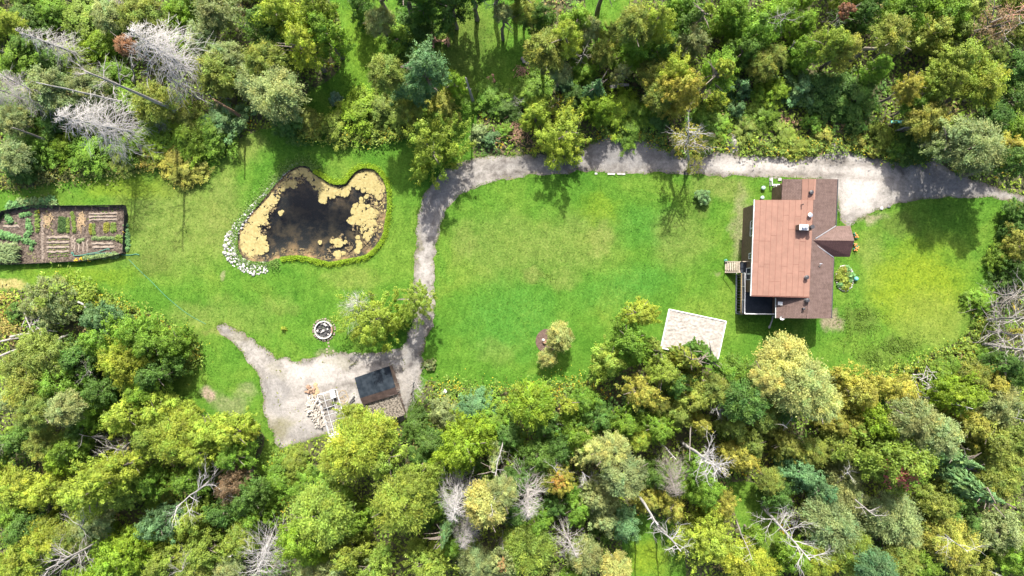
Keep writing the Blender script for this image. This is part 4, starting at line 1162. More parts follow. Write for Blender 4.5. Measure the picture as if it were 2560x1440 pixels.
def logs(poly, n, meshes, label, group, zmax, rz0, rzv, name='firewood_log'):
    pts = np.array([tuple(YZ(*p).xy) for p in poly]); lo_, hi_ = pts.min(0), pts.max(0); k = 0
    while k < n:
        p = np.array((rnd.uniform(lo_[0], hi_[0]), rnd.uniform(lo_[1], hi_[1])))
        if not in_poly([p], pts)[0]: continue
        e = dist_poly([p], pts)[0]
        o = link_mesh(name, rnd.choice(meshes), (p[0], p[1], .1 + rnd.random() * min(zmax, e * 1.1)))
        o.rotation_euler = (rnd.uniform(0, 6), rnd.uniform(-.25, .25), R(rz0 + rnd.uniform(-rzv, rzv)))
        prop(o, label, 'firewood log', group); k += 1
logs([(450, 935), (530, 930), (560, 1010), (595, 1150), (570, 1195), (530, 1180), (490, 1110), (445, 1070), (440, 1000)], 120, LG, 'split pale firewood log in the long heap beside the pipe frame', 'firewood heap beside the pipe frame', .7, 60, 60)
logs([(440, 840), (490, 835), (505, 880), (470, 900), (430, 900)], 14, RLG, 'reddish fresh-cut round log in the small pile above the firewood heap', 'small pile of reddish logs', .25, 0, 180, 'cut_log')
q = MB()
for k, (zx, zy) in enumerate(((510, 830), (518, 860), (505, 905), (525, 885), (498, 925))): q.lump(YZ(zx, zy, .04), .30, .07, k, .35, 7, 3)
prop(q.build('sawdust_heap', M['straw']), 'pale sawdust spilled beside the reddish log pile', 'sawdust')
q = MB()
for k in range(9):
    f = k / 8; q.lump(YZ(650 + 115 * f, 1270 - 48 * f + 8 * math.sin(k * 2), .14), .32, .2, k, .4, 7, 4)
prop(q.build('white_tarp', M['white']), 'crumpled white tarp at the lower end of the pipe frame', 'tarp')
for i, (px, py, lab) in enumerate(((823, 1105, 'white litter bag in weeds below the gravel yard'), (1113, 978, 'white scrap caught among yellow flowers near the shed'), (538, 768, None))):
    if not lab: continue
    q = MB(); p = W(px, py, .9); q.lump(p, .26, .2, i, .4, 7, 4); prop(q.build('white_bag', M['white']), lab, 'bag')

# ================================================================== stones round the pond
edge = empty('rock_edging', PZ(200, 1000, 0), 'band of white rounded stones lining the left bank of the pond', 'rock edging')
path = smooth([tuple(PZ(*p).xy) for p in ((990, 135), (930, 130), (850, 170), (750, 260), (680, 330), (570, 450), (480, 540), (390, 650), (300, 770), (220, 880), (165, 980), (150, 1080), (200, 1190), (290, 1260), (400, 1310), (500, 1315), (575, 1295))], 8, False)
path = np.array(path); seg = np.r_[0, np.cumsum(np.linalg.norm(np.diff(path, axis=0), axis=1))]
SM = []
for i in range(10):
    q = MB(); q.lump((0, 0, 0), 1, .7, i, .28, 7, 4); me = bpy.data.meshes.new('stone'); me.from_pydata(q.v, [], q.f); me.materials.append(M['stone']); SM.append(me)
placed = []; k = 0; tries = 0
while k < 240 and tries < 9000:
    tries += 1
    f = rnd.random() ** .62; s_ = f * seg[-1]; i = min(len(path) - 2, int(np.searchsorted(seg, s_)) - 1); i = max(i, 0)
    a, b = path[i], path[i + 1]; p = a + (b - a) * rnd.random(); t = (b - a) / np.linalg.norm(b - a); nrm = np.array((-t[1], t[0]))
    wdt = .25 + .75 * min(1, max(0, (f - .35) / .35)); p = p + nrm * rnd.uniform(-1, 1) * wdt * .75
    r_ = rnd.choice((.10, .13, .16, .20, .24, .30)) if f > .4 else rnd.choice((.07, .1, .14, .19))
    if any((p[0] - x) ** 2 + (p[1] - y) ** 2 < (.80 * (r_ + q_)) ** 2 for x, y, q_ in placed): continue
    placed.append((p[0], p[1], r_)); o = bpy.data.objects.new('stone', rnd.choice(SM)); C.objects.link(o); o.parent = edge
    o.location = Vector((p[0], p[1], r_ * .35)) - ORIGIN[edge.name]; o.rotation_euler = (rnd.uniform(-.3, .3), rnd.uniform(-.3, .3), rnd.uniform(0, 6.28)); o.scale = (r_ * rnd.uniform(.9, 1.3), r_, r_); k += 1
# floating algae
def algae(blobs, label, dens=1.0, m='algae', rmin=.07, rmax=.27, kind=None):
    b = MB(); cx = np.mean([q[0] for q in blobs]); cy = np.mean([q[1] for q in blobs])
    for (zx, zy, zr) in blobs:
        c = PZ(zx, zy); rr_ = zr * .2222 / SC
        nb_ = int(dens * (9 + 52 * rr_ * rr_))
        for _i in range(nb_):
            a = rnd.uniform(0, 6.28); sm = _i > nb_ * .45; dd = rr_ * (rnd.uniform(.75, 1.12) if sm else math.sqrt(rnd.random()) * .95); r_ = min(rnd.uniform(rmin * .6, rmax * .55) if sm else rnd.uniform(rmin * 1.5, rmax * 1.25), rr_ * .7 + .04)
            p = c + Vector((dd * math.cos(a), dd * math.sin(a), 0))
            if not in_poly([(p.x, p.y)], pond_np)[0]: continue
            z0 = -.092 + rnd.uniform(0, .022); n_ = 11; ph = rnd.uniform(0, 6)
            ring = [p + Vector((r_ * (1 + .16 * mnoise.noise((math.cos(t) * 1.5 + p.x * 3, math.sin(t) * 1.5, ph))) * math.cos(t), r_ * (1 + .2 * mnoise.noise((math.cos(t) * 1.5, math.sin(t) * 1.5 + p.y * 3, ph))) * math.sin(t), z0)) for t in (2 * math.pi * i / n_ for i in range(n_))]
            top = [p + (v - p) * .8 + Vector((0, 0, 0)) for v in ring]
            vs = [Vector((v.x, v.y, z0 - .02)) for v in ring] + [Vector((v.x, v.y, z0 + .012)) for v in top]
            b.add(vs, [(i, (i + 1) % n_, n_ + (i + 1) % n_, n_ + i) for i in range(n_)] + [tuple(range(n_, 2 * n_))])
    o = b.build('algae_mat' if not kind else 'algae_film', M[m], at=PZ(cx, cy, -.1)); prop(o, label, 'algae mat') if not kind else prop(o, kind=kind)
algae([(940, 210, 70), (880, 245, 50), (985, 200, 40), (1020, 260, 25)], 'tan algae mat at the narrow upper tip of the pond', .8)
algae([(880, 360, 42), (790, 370, 38), (740, 420, 25), (850, 345, 30)], 'small tan algae mat below the upper stones of the pond', .9)
algae([(640, 520, 60), (540, 610, 80), (600, 560, 60), (480, 700, 90), (540, 760, 55), (400, 820, 90), (440, 780, 60), (360, 940, 100), (470, 1000, 95), (400, 1080, 100), (530, 1060, 55), (330, 1050, 80), (440, 900, 50), (310, 940, 55), (300, 1100, 40), (560, 1100, 25), (480, 1100, 60)], 'broad tan algae mat filling the left end of the pond', 1.15)
algae([(1090, 290, 62), (1130, 380, 55), (1120, 240, 30), (1230, 400, 60), (1200, 480, 50), (1200, 530, 40), (1290, 470, 50), (1340, 430, 50), (1440, 465, 36), (1470, 420, 40), (1220, 560, 20), (1180, 340, 50)], 'lumpy tan algae mat below the grassy notch of the pond', 1.1)
algae([(1560, 300, 70), (1660, 260, 90), (1780, 290, 90), (1850, 390, 60), (1820, 480, 48), (1690, 370, 80), (1600, 380, 40), (1720, 430, 28), (1780, 420, 50), (1520, 350, 40), (1740, 340, 60)], 'tan algae mat covering the upper right lobe of the pond', 1.15)
algae([(1640, 540, 28), (1690, 500, 20), (1590, 640, 55), (1680, 680, 90), (1560, 770, 55), (1510, 770, 35), (1740, 770, 70), (1690, 880, 60), (1700, 960, 42), (1620, 760, 60), (1580, 690, 50), (1760, 690, 50)], 'ragged tan algae mat near the right bank of the pond', 1.1)
algae([(1380, 1025, 48), (1310, 1005, 20), (1450, 1020, 18), (1340, 1000, 20)], 'star-shaped tan algae patch in the lower pond', 1.6)
algae([(1370, 1155, 34), (1430, 1135, 18)], 'round tan algae patch nearest the lower bank', 1.5)
algae([(1590, 960, 18), (1600, 1010, 20), (1610, 1050, 28), (1590, 1110, 25)], 'narrow upright tan algae strip in the lower right pond', 1.6)
algae([(720, 690, 24), (740, 670, 14)], 'lone tan algae scrap on dark water at left', 1.5, rmax=.2)
algae([(1170, 1015, 18)], 'smallest lone tan algae scrap in the lower middle water', 1.6, rmax=.18)
algae([(1800, 580, 15)], 'tiny lone algae scrap by the right bank', 1.6, rmax=.16)
algae([(350, 1180, 30), (450, 1190, 30), (560, 1190, 30), (660, 1160, 40), (760, 1120, 40), (860, 1110, 40), (960, 1120, 40), (1060, 1140, 40), (1160, 1180, 40), (1260, 1210, 40), (1380, 1210, 26), (1500, 1190, 26), (1620, 1170, 30)], 'dull speckled algae film along the lower bank', 1.0, 'algae_dull', .04, .12, 'stuff')
algae([(1900, 560, 30), (1890, 680, 40), (1870, 800, 45), (1840, 920, 45), (1800, 1010, 40), (1720, 1100, 40), (1900, 480, 25)], 'dull speckled algae film along the right bank', 1.0, 'algae_dull', .04, .12, 'stuff')

for bl in ([(700, 360, 60), (760, 320, 40), (820, 280, 50), (900, 290, 50), (960, 320, 40), (680, 430, 40), (640, 620, 40)],
           [(1150, 260, 40), (1240, 330, 40), (1330, 370, 36), (1400, 400, 36), (1460, 370, 36), (1520, 310, 30), (1060, 220, 36)],
           [(1850, 330, 50), (1830, 440, 60), (1760, 520, 60), (1860, 520, 40), (1770, 620, 50), (1840, 700, 40), (1780, 860, 50), (1700, 1030, 50), (1560, 850, 40)],
           [(430, 1180, 50), (330, 1120, 40), (300, 900, 40), (290, 1000, 40), (520, 900, 40), (580, 820, 40), (600, 660, 40)],
           [(1300, 980, 30), (1420, 960, 40), (1500, 1060, 50), (1480, 1140, 40), (1300, 1100, 50), (1250, 1180, 40), (1550, 1150, 40)]):
    algae(bl, None, 1.1, 'algae_dull', .04, .12, 'stuff')
for bl in ([(860, 250, 90), (760, 340, 60), (640, 480, 90), (520, 620, 100), (420, 800, 110), (330, 960, 90), (420, 1080, 110)], [(1120, 270, 80), (1250, 370, 80), (1400, 430, 60), (1560, 300, 100), (1720, 260, 110), (1840, 380, 90)], [(1680, 700, 120), (1700, 880, 90), (1870, 620, 60), (1840, 850, 60)]):
    algae(bl, None, 1.3, 'algae', .04, .10, 'stuff')

# ================================================================== vegetable garden
soil_px = [(-400, 470), (0, 620), (95, 455), (540, 372), (980, 372), (2060, 362), (2090, 500), (2060, 1130), (1940, 1175), (1550, 1242), (850, 1282), (400, 1304), (-400, 1310)]
soil = [tuple(GZ(*p).xy) for p in soil_px]; soil_np = np.array(soil)
sheet('garden_soil', soil, .012, M['dirt'])
pts_ = np.stack([rng.uniform(-66, -48, 16000), rng.uniform(2.5, 11, 16000)], 1); pts_ = pts_[in_poly(pts_, soil_np)]
# furrows and beds: ridges of dry soil
def ridge(a, b, w, h, m, name, label, grp=None):
    a, b = GZ(*a), GZ(*b); n = max(6, int((b - a).length / .22)); d = (b - a).normalized(); s_ = Vector((-d.y, d.x, 0)); vs = []; fs = []
    for i in range(n + 1):
        p = a.lerp(b, i / n) + s_ * .10 * mnoise.noise((i * .7, a.y, 2)); hh = h * (1 + .4 * mnoise.noise((i * .9, a.x, a.y))); ww = w * .85 * (1 + .6 * mnoise.noise((i * .6, a.y * 2, 4)))
        tp = .35 if i in (0, n) else 1
        vs += [p - s_ * ww / 2 + Vector((0, 0, .006)), p - s_ * ww * .22 + Vector((0, 0, hh * tp)), p + s_ * ww * .22 + Vector((0, 0, hh * tp)), p + s_ * ww / 2 + Vector((0, 0, .006))]
    for i in range(n):
        for k in range(3): fs.append((i * 4 + k, i * 4 + k + 1, i * 4 + 5 + k, i * 4 + 4 + k))
    fs += [(3, 2, 1, 0), (n * 4, n * 4 + 1, n * 4 + 2, n * 4 + 3)]
    fs = [f_[::-1] for f_ in fs]
    o = MB().add(vs, fs).build(name, M[m], at=(a + b) / 2); prop(o, label, 'soil ridge', grp)
for i, zy in enumerate((875, 960, 1040, 1112)):
    ridge((765, zy), (1140, zy - 8), .42, .16, 'soil_pale', 'soil_ridge', f'pale earthed-up soil ridge in the lower middle bed, {("topmost", "second from top", "third from top", "lowest")[i]} of four')
for i, zy in enumerate((488, 540, 592)):
    ridge((1455, zy), (1920, zy - 8), .36, .16, 'soil_pale', 'soil_ridge', f'pale soil ridge in the upper right bed, {("topmost", "middle", "lowest")[i]} of three')
for i, zx in enumerate((1225, 1290, 1365, 1430)):
    ridge((zx, 880 + 30 * i % 60), (zx + 5, 1130), .30, .13, 'soil_pale', 'soil_ridge', f'short upright soil ridge above the hose, {("leftmost", "second", "third", "rightmost")[i]} of four')
ridge((1500, 980), (1860, 975), .40, .16, 'soil_pale', 'soil_ridge', 'pale soil ridge below the leafy row at lower right')
ridge((1520, 1040), (1880, 1030), .44, .18, 'soil_pale', 'soil_ridge', 'wavy soil ridge just above the green hose')
ridge((690, 460), (700, 1240), .5, .06, 'soil_pale', 'trodden_path', 'trodden pale earth path down the middle of the garden')
ridge((1180, 840), (1190, 1140), .4, .05, 'soil_pale', 'trodden_path', 'short trodden earth path beside the upright ridges')
ridge((50, 700), (320, 690), .5, .12, 'soil_pale', 'soil_ridge', 'pale soil ridge at the left end of the garden')
def straw_patch(zs, label):
    q = MB()
    for k in range(70):
        zx, zy = zs[0] + rnd.gauss(0, zs[2]), zs[1] + rnd.gauss(0, zs[3]); p = GZ(zx, zy, .06 + rnd.random() * .08); a = rnd.uniform(0, 3.14)
        d_ = Vector((math.cos(a), math.sin(a), rnd.uniform(-.15, .15))) * rnd.uniform(.15, .3); q.bar(p - d_, p + d_, .06, .03)
    prop(q.build('straw_mulch', M['straw'], at=GZ(zs[0], zs[1])), label, 'straw')
straw_patch((780, 590, 30, 60), 'straw mulch patch left of the dark green bed'); straw_patch((1330, 600, 32, 75), 'straw mulch strip right of the yellow-green plant row')
# net fence round the garden: posts and black netting
fpts = [(-20, 610), (95, 452), (540, 366), (980, 366), (1500, 362), (2062, 354), (2094, 500), (2075, 800), (2062, 1136), (1800, 1205), (1400, 1262), (850, 1290), (400, 1310), (-60, 1318)]
fence = empty('net_fence', GZ(1000, 366), 'low black net fence with posts around the vegetable garden', 'fence')
for a, b in zip(fpts, fpts[1:]):
    a, b = GZ(*a), GZ(*b); n_ = max(1, round((b - a).length / 2.2))
    for k in range(n_):
        p, q_ = a.lerp(b, k / n_), a.lerp(b, (k + 1) / n_); d = (q_ - p).normalized()
        q = MB(); q.bar(p, p + Vector((0, 0, 1.0)), .06); q.build('fence_post', M['fence_black'], fence)
        q = MB(); q.bar(p + d * .05 + Vector((0, 0, .42)), q_ - d * .05 + Vector((0, 0, .42 + rnd.uniform(-.05, .05))), .02, .8); q.build('netting', M['fence_black'], fence)
# hose
hp = [(1190, 1150), (1185, 1125), (1205, 1118), (1215, 1150), (1240, 1172), (1350, 1165), (1420, 1150), (1520, 1130), (1600, 1120), (1700, 1085), (1780, 1062), (1805, 1075)]
q = MB(); q.tube([Vector((v[0], v[1], .20)) for v in smooth([tuple(GZ(*x).xy) for x in hp], 5, False)], .045, 5); prop(q.build('garden_hose', M['hose']), 'green hose curling over the lower right garden beds', 'hose')
hp = [(1200, 1170), (1300, 1180), (1500, 1150), (1700, 1130), (1900, 1135), (2010, 1160), (2150, 1160), (2230, 1145), (2285, 1162)]
q = MB(); q.tube([Vector((v[0], v[1], .10 if v[0] < GZ(2000, 0).x or v[0] > GZ(2090, 0).x else .1)) for v in smooth([tuple(GZ(*x).xy) for x in hp], 5, False)], .04, 5); prop(q.build('garden_hose', M['hose']), 'green hose leaving the garden under its right corner', 'hose')
hp = [W(322, 648), W(345, 672), W(380, 705), W(420, 745), W(470, 785), W(515, 810)]
q = MB(); q.tube([Vector((v[0], v[1], .04)) for v in smooth([tuple(x.xy) for x in hp], 5, False)], .022, 5); prop(q.build('garden_hose', M['hose']), 'thin pale green hose crossing the lawn from garden to track', 'hose')

# garden plants: leafy rosettes built once, copied along the rows
def rosette(n, leaf, hgt, wdt, seed, mname='weed'):
    g_ = np.random.default_rng(seed); a = g_.uniform(0, 6.28, n); r_ = g_.uniform(.1, 1, n) ** .7 * wdt
    P_ = np.stack([r_ * np.cos(a), r_ * np.sin(a), hgt * (1 - .6 * (r_ / wdt) ** 2) * g_.uniform(.6, 1.1, n)], 1)
    N_ = np.stack([np.cos(a) * .5, np.sin(a) * .5, np.ones(n)], 1) + g_.normal(size=(n, 3)) * .3
    T_ = np.stack([np.cos(a), np.sin(a), np.zeros(n)], 1) + g_.normal(size=(n, 3)) * .25
    V_, F_ = cards(P_, N_, leaf * g_.uniform(.7, 1.25, n), .6, T_)
    return mesh_np('leaves', V_, F_, M[mname], leaf_var(n, None, .25, .1))
ROS = [rosette(44, .13, .45, .36, i) for i in range(5)]
SEED = [rosette(22, .08, .22, .2, 20 + i) for i in range(4)]
def corn_mesh(seed):
    g_ = np.random.default_rng(seed); V_ = []; F_ = []; n = 13
    for k in range(n):
        a = g_.uniform(0, 6.28); z0 = .3 + 1.2 * k / n; L = g_.uniform(.45, .75); u = np.array((math.cos(a), math.sin(a), 0)); v = np.array((-u[1], u[0], 0)) * .045
        p0 = np.array((0, 0, z0)); p1 = p0 + u * L * .5 + np.array((0, 0, .25)); p2 = p0 + u * L + np.array((0, 0, .02)); b = len(V_)
        V_ += [p0 - v, p0 + v, p1 + v, p1 - v, p2 + v * .2, p2 - v * .2]; F_ += [(b, b + 1, b + 2, b + 3), (b + 3, b + 2, b + 4, b + 5)]
    for k in range(4):
        pass
    return mesh_np('leaves', np.array(V_), np.array(F_), M['weed'], leaf_var(len(F_), None, .15, .06))
CORN = [corn_mesh(i) for i in range(5)]
def stalk_mesh(h):
    q = MB(); q.tube([(0, 0, 0), (.01, 0, h * .5), (0, 0, h)], [.02, .016, .006], 5); me = bpy.data.meshes.new('stalk'); me.from_pydata(q.v, [], q.f); me.materials.append(M['hose']); return me
STALK = {'corn': stalk_mesh(1.7), 'ros': stalk_mesh(.35)}
def plant(name, x, y, meshes, s, col, label, grp, stalk='ros', cat='plant'):
    t = empty(name, (x, y, .012), label, cat, grp); t.rotation_euler = (0, 0, rnd.uniform(0, 6.28))
    o = bpy.data.objects.new('leaves', rnd.choice(meshes)); C.objects.link(o); o.parent = t; s *= rnd.uniform(.85, 1.2); o.scale = (s, s, s); q = rnd.uniform(.85, 1.15); o.color = (col[0] * q, col[1] * q, col[2] * q, 1)
    k = bpy.data.objects.new('stalk', STALK[stalk]); C.objects.link(k); k.parent = t; k.scale = (s, s, s)
def row(a, b, n, s, col, label, grp, meshes=ROS, jit=12, name='vegetable_plant', **kw):
    for i in range(n):
        f = (i + .5) / n; p = GZ(a[0] + (b[0] - a[0]) * f + rnd.uniform(-jit, jit), a[1] + (b[1] - a[1]) * f + rnd.uniform(-jit, jit)); plant(name, p.x, p.y, meshes, s, col, label, grp, **kw)
gB = (.10, .20, .07); gL = (.115, .17, .035); gD = (.045, .085, .024); gP = (.13, .185, .07); gY = (.175, .18, .03)
row((140, 380), (900, 270), 16, 1.35, gB, 'big leafy plant in the front row behind the upper net fence', 'tall leafy row above the garden', jit=35)
row((280, 290), (920, 310), 12, 1.3, gP, 'big pale leafy plant in the back row above the garden', 'pale leafy row above the garden', jit=35)
row((120, 520), (190, 630), 4, 1.0, gB, 'leafy plant at the upper left corner of the garden', 'upper left corner plants')
row((350, 510), (520, 480), 4, .9, gB, 'leafy plant under the tall row inside the fence', 'plants inside the upper fence')
row((490, 590), (490, 800), 6, 1.0, gB, 'leafy plant in the upright row left of the path', 'upright row left of the path', jit=16)
row((620, 420), (615, 800), 6, .75, gL, 'yellow-green plant along the middle path', 'plants along the middle path', jit=14)
row((10, 800), (310, 880), 9, 1.25, gB, 'broad leafy plant in the thick row at the left edge', 'thick leafy row at left edge', jit=24)
row((60, 640), (310, 640), 6, .6, gP, 'small pale plant in the short row at upper left', 'short pale row at upper left', SEED)
row((400, 810), (560, 1040), 8, .95, gB, 'scattered leafy plant below the thick left row', 'scattered plants left of the path', jit=45)
for j in range(5):
    row((-60, 1030 + 55 * j), (380 - 6 * j, 1030 + 55 * j), 11, .95, (.15, .20, .085), 'corn stalk in the dense corn block at the lower left corner', 'corn block', CORN, 12, 'corn_plant', stalk='corn', cat='corn plant')
for j in range(4):
    row((985 + 45 * j, 540 + 6 * j), (985 + 45 * j, 790), 8, .62, gD if j < 3 else gL, 'dark green plant in the square middle bed', 'square dark green bed', jit=8)
row((1190, 470), (1235, 780), 11, .62, gL, 'yellow-green plant in the single upright row', 'single upright yellow-green row', jit=8)
for zx, lab, col in ((1495, 'left', gY), (1540, 'left', gL)):
    row((zx, 660), (zx, 820), 6, .6, col, 'yellow-green plant in the left pair of short rows', 'left pair of short rows', jit=6)
for zx, col in ((1730, gY), (1770, gY), (1850, gL), (1885, gL)):
    row((zx, 640), (zx, 780), 5, .6, col, 'yellow-green plant in the right group of short rows', 'right group of short rows', jit=6)
row((1530, 890), (1870, 885), 11, .65, gP, 'pale green plant in the level row above the hose', 'level row above the hose', jit=8)
row((1950, 840), (2020, 960), 9, .8, gL, 'bushy plant in the corner clump by the right fence', 'clump by the right fence', jit=30)
row((2090, 640), (2090, 1100), 12, .75, gB, 'weedy plant growing outside the right net fence', 'weeds outside the right fence', jit=20)
row((1280, 940), (1380, 900), 4, .7, gP, 'pale plant in the short slanting row', 'short slanting row', jit=6)
row((1380, 1220), (1950, 1160), 22, .85, gP, 'leafy plant in the row along the lower right fence', 'row along the lower right fence', jit=14)
for j, zy in enumerate((915, 1000, 1075, 1140, 1190)):
    row((790, zy), (1140, zy - 6), 10, .5, (.16, .18, .06) if j < 3 else gL, 'seedling between the pale soil ridges', 'seedlings between the pale ridges', SEED, 9)
row((740, 480), (860, 800), 14, .6, (.2, .2, .08), 'straggly seedling in the straw-mulched bed', 'seedlings in the mulched bed', SEED, 45)
row((460, 1100), (640, 1240), 14, .5, (.2, .2, .09), 'small dry seedling beside the corn block', 'seedlings beside the corn', SEED, 50)
row((1450, 560), (1950, 420), 10, .6, gL, 'small plant near the upper right fence', 'plants near the upper right fence', SEED, 40)
for i, (zx, zy) in enumerate(((630, 455), (1260, 1255), (1340, 1225), (1470, 1245), (2050, 800))):
    p = GZ(zx, zy); plant('yellow_flower', p.x, p.y, SEED, 1.3, (.5, .38, .03), ('yellow flower near the tall row at the garden path', 'yellow flower at the lower fence, leftmost', 'yellow-orange flower at the lower fence, middle one', 'dull orange flower at the lower fence, rightmost', 'yellow flower at the right garden fence')[i], None, cat='flower')

for i in range(26):
    a = rnd.uniform(0, 6.28); rr_ = math.sqrt(rnd.random()); c = fb + Vector((.85 * rr_ * math.cos(a), 1.3 * rr_ * math.sin(a), 0))
    plant('bedding_plant', c.x, c.y, ROS, rnd.uniform(.8, 1.3), rnd.choice((gL, gB, (.2, .19, .04), (.16, .2, .03))), 'leafy plant crowded inside the oval stone-ringed flower bed', 'plants in the oval flower bed')
# ================================================================== other small things on the grounds
# mulch ring with stone and stump round the pale tree
p = W(1366, 852); q = MB(); q.prism([p + Vector((1.35 * (1 + .15 * mnoise.noise((math.cos(a), math.sin(a), 3))) * math.cos(a), 1.5 * math.sin(a), .09)) for a in (k * math.pi / 12 for k in range(24))], .09)
mb = q.build('mulch_bed', M['mulch'], at=p); prop(mb, 'round bed of brown mulch on the middle lawn', 'mulch bed')
q = MB()
for k in range(260):
    a = rnd.uniform(0, 6.28); rr_ = 1.3 * math.sqrt(rnd.random()); c = p + Vector((rr_ * math.cos(a), rr_ * math.sin(a) * 1.08, .10)); a = rnd.uniform(0, 3); d_ = Vector((math.cos(a), math.sin(a), rnd.uniform(-.3, .3))) * .11; q.bar(c - d_, c + d_, .06, .03)
q.build('bark_chips', M['mulch'], mb)['kind'] = 'stuff'
p = W(1361, 853); q = MB(); q.cyl(p, .30, .5, 9, .26); st = q.build('tree_stump', M['dead_brown'], at=p); prop(st, 'short dark stump in the middle of the mulch bed', 'stump')
p = W(1358, 849); q = MB(); q.lump(p + Vector((0, 0, .55)), .18, .12, 3, .3); prop(q.build('white_stone', M['stone']), 'white stone resting on the stump in the mulch bed', 'stone')
# gravel mound near the driveway
p = W(1833, 357); vs = []; fs = []; nr_, na_ = 7, 18
for j in range(nr_ + 1):
    f_ = j / nr_
    for k in range(na_):
        a = 2 * math.pi * k / na_; rr_ = f_ * (1 + .14 * mnoise.noise((math.cos(a) * 2, math.sin(a) * 2, 1)))
        vs.append(p + Vector((.85 * rr_ * math.cos(a), 1.25 * rr_ * math.sin(a), .75 * (math.cos(f_ * math.pi) + 1) / 2 + .03 * rnd.random())))
for j in range(nr_):
    for k in range(na_): fs.append((j * na_ + k, (j + 1) * na_ + k, (j + 1) * na_ + (k + 1) % na_, j * na_ + (k + 1) % na_))
prop(MB().add(vs, fs).build('gravel_mound', M['sand'], at=p), 'small pale heap of gravel dumped beside the driveway', 'gravel heap')
# concrete kerb pieces at the lower edge of the driveway
for i, (px, py, w_) in enumerate(((1490, 434, .3), (1528, 435, .9), (1553, 435, 1.0))):
    q = MB(); q.box(W(px, py, .06), w_, .20, .12, R(rnd.uniform(-4, 4))); prop(q.build('kerb_stone', M['stone']), ('small pale kerb stone on the lower driveway edge', 'left one of two long pale kerb stones', 'right one of two long pale kerb stones')[i], 'kerb stone')
for i, (px, py) in enumerate(((2204, 521), (2222, 516))):
    q = MB(); q.lump(W(px, py, .1), .22, .15, i, .3); prop(q.build('boulder', M['stone']), ('pale boulder where the driveway curves below the house, lower one', 'pale boulder where the driveway curves below the house, upper one')[i], 'boulder')
# felled timber on the upper glade
def debris(px, py, n, spread, m, L, label, name='brush_pile', w=.10, cat='brush pile', zmax=.5):
    q = MB(); c = W(px, py)
    for k in range(n):
        a = rnd.uniform(0, 3.14); p = c + Vector((rnd.gauss(0, spread), rnd.gauss(0, spread * .7), .05 + rnd.random() * zmax)); d_ = Vector((math.cos(a), math.sin(a), rnd.uniform(-.3, .3))) * rnd.uniform(.4, 1) * L / 2
        q.tube([p - d_, p + Vector((0, 0, .02)), p + d_], [w * .6, w * .5, w * .25], 4)
    prop(q.build(name, M[m], at=c), label, cat)
debris(1078, 103, 12, .55, 'dead_brown', 1.6, 'heap of split dark timber on the upper glade', 'timber_heap', .3, 'timber heap')
debris(1118, 106, 5, .25, 'dead_brown', 1.3, 'small pair of dark logs right of the timber heap', 'timber_heap', .3, 'timber heap')
debris(1290, 330, 150, 1.2, 'dead_brown', 1.5, 'dark brown brush heap above the driveway', 'brush_pile', .07, zmax=1.0)
debris(1305, 180, 60, .5, 'dead_red', 1.1, 'pinkish pile of twigs on the edge of the upper glade', 'brush_pile', .05, zmax=.7)
debris(100, 800, 46, 1.1, 'dead', 2.4, 'pale pile of broken branches left of the grey-leaved tree', 'brush_pile', .14, zmax=.9)
debris(2405, 905, 60, .9, 'dead_brown', 1.8, 'brown brush heap at the right end of the house lawn', 'brush_pile', .08, zmax=.8)
debris(2310, 955, 60, 1.3, 'dead_white', 2.2, 'tangle of white dead branches at the lower lawn edge', 'brush_pile', .07, zmax=2.0)
debris(1965, 300, 40, .5, 'dead_red', .8, 'pinkish grey twig heap above the driveway', 'brush_pile', .06)
debris(2205, 968, 30, .5, 'dead_grey', 1.2, 'grey twig heap among golden shrubs below the lawn', 'brush_pile', .05)
debris(745, 225, 24, .4, 'dead_red', .9, 'brown leaf and twig heap on shaded grass near the feathery tree', 'brush_pile', .06)
q = MB()
for k in range(9): q.lump(W(1230, 198) + Vector((rnd.uniform(-.4, .4), rnd.uniform(-.4, .4), .1)), .26, .14, k, .35, 7, 4)
prop(q.build('sawn_rubble', M['dead_red'], at=W(1230, 198)), 'square reddish heap of rubble on the upper glade', 'rubble')
for i, (px, py) in enumerate(((1310, 155), (1318, 160), (1306, 148))):
    q = MB(); q.cyl(W(px, py), .22, .35, 9); prop(q.build('log_round', M[('dead', 'lumber', 'dead_grey')[i]]), ('grey log round by the pinkish twigs', 'pale log round by the pinkish twigs', 'dark log round by the pinkish twigs')[i], 'log')
def fallen(a, b, r0, m, label, z=.25, name='fallen_log'):
    a, b = W(*a, z), W(*b, z); q = MB(); md = a.lerp(b, .5) + Vector((.1, .12, .05)); q.tube([a, md, b], [r0, r0 * .85, r0 * .6], 7)
    prop(q.build(name, M[m], at=a.lerp(b, .5)), label, 'fallen log')
fallen((1525, 218), (1572, 212), .26, 'dead', 'fallen grey log in undergrowth above the driveway', 1.2)
fallen((1600, 208), (1655, 198), .22, 'dead_red', 'thin reddish fallen log in undergrowth above the driveway', 1.2)
fallen((490, 392), (556, 368), .12, 'dead', 'thin grey fallen branch on the lawn edge above the garden', .3)
fallen((26, 842), (78, 834), .14, 'dead', 'upper one of two grey logs by the left frame edge', .8)
fallen((-5, 855), (62, 843), .12, 'dead', 'lower one of two grey logs by the left frame edge', .6)
fallen((-5, 892), (60, 868), .13, 'dead', 'long grey log lying low at the left frame edge', .6)
fallen((132, 855), (172, 836), .16, 'dead', 'short thick grey log below the grey-leaved tree', 1.0)
fallen((195, 755), (215, 770), .14, 'dead_white', 'short white log among yellow flowers', 2.2)
fallen((70, 800), (75, 822), .12, 'dead', 'upright grey branch left of the brush pile', .7)
fallen((1697, 1168), (1722, 1176), .16, 'dead', 'short grey log under the white dead tree', 1.0)
q = MB(); pts = smooth([tuple(W(*x).xy) for x in ((2226, 305), (2245, 303), (2268, 304))], 4, False)
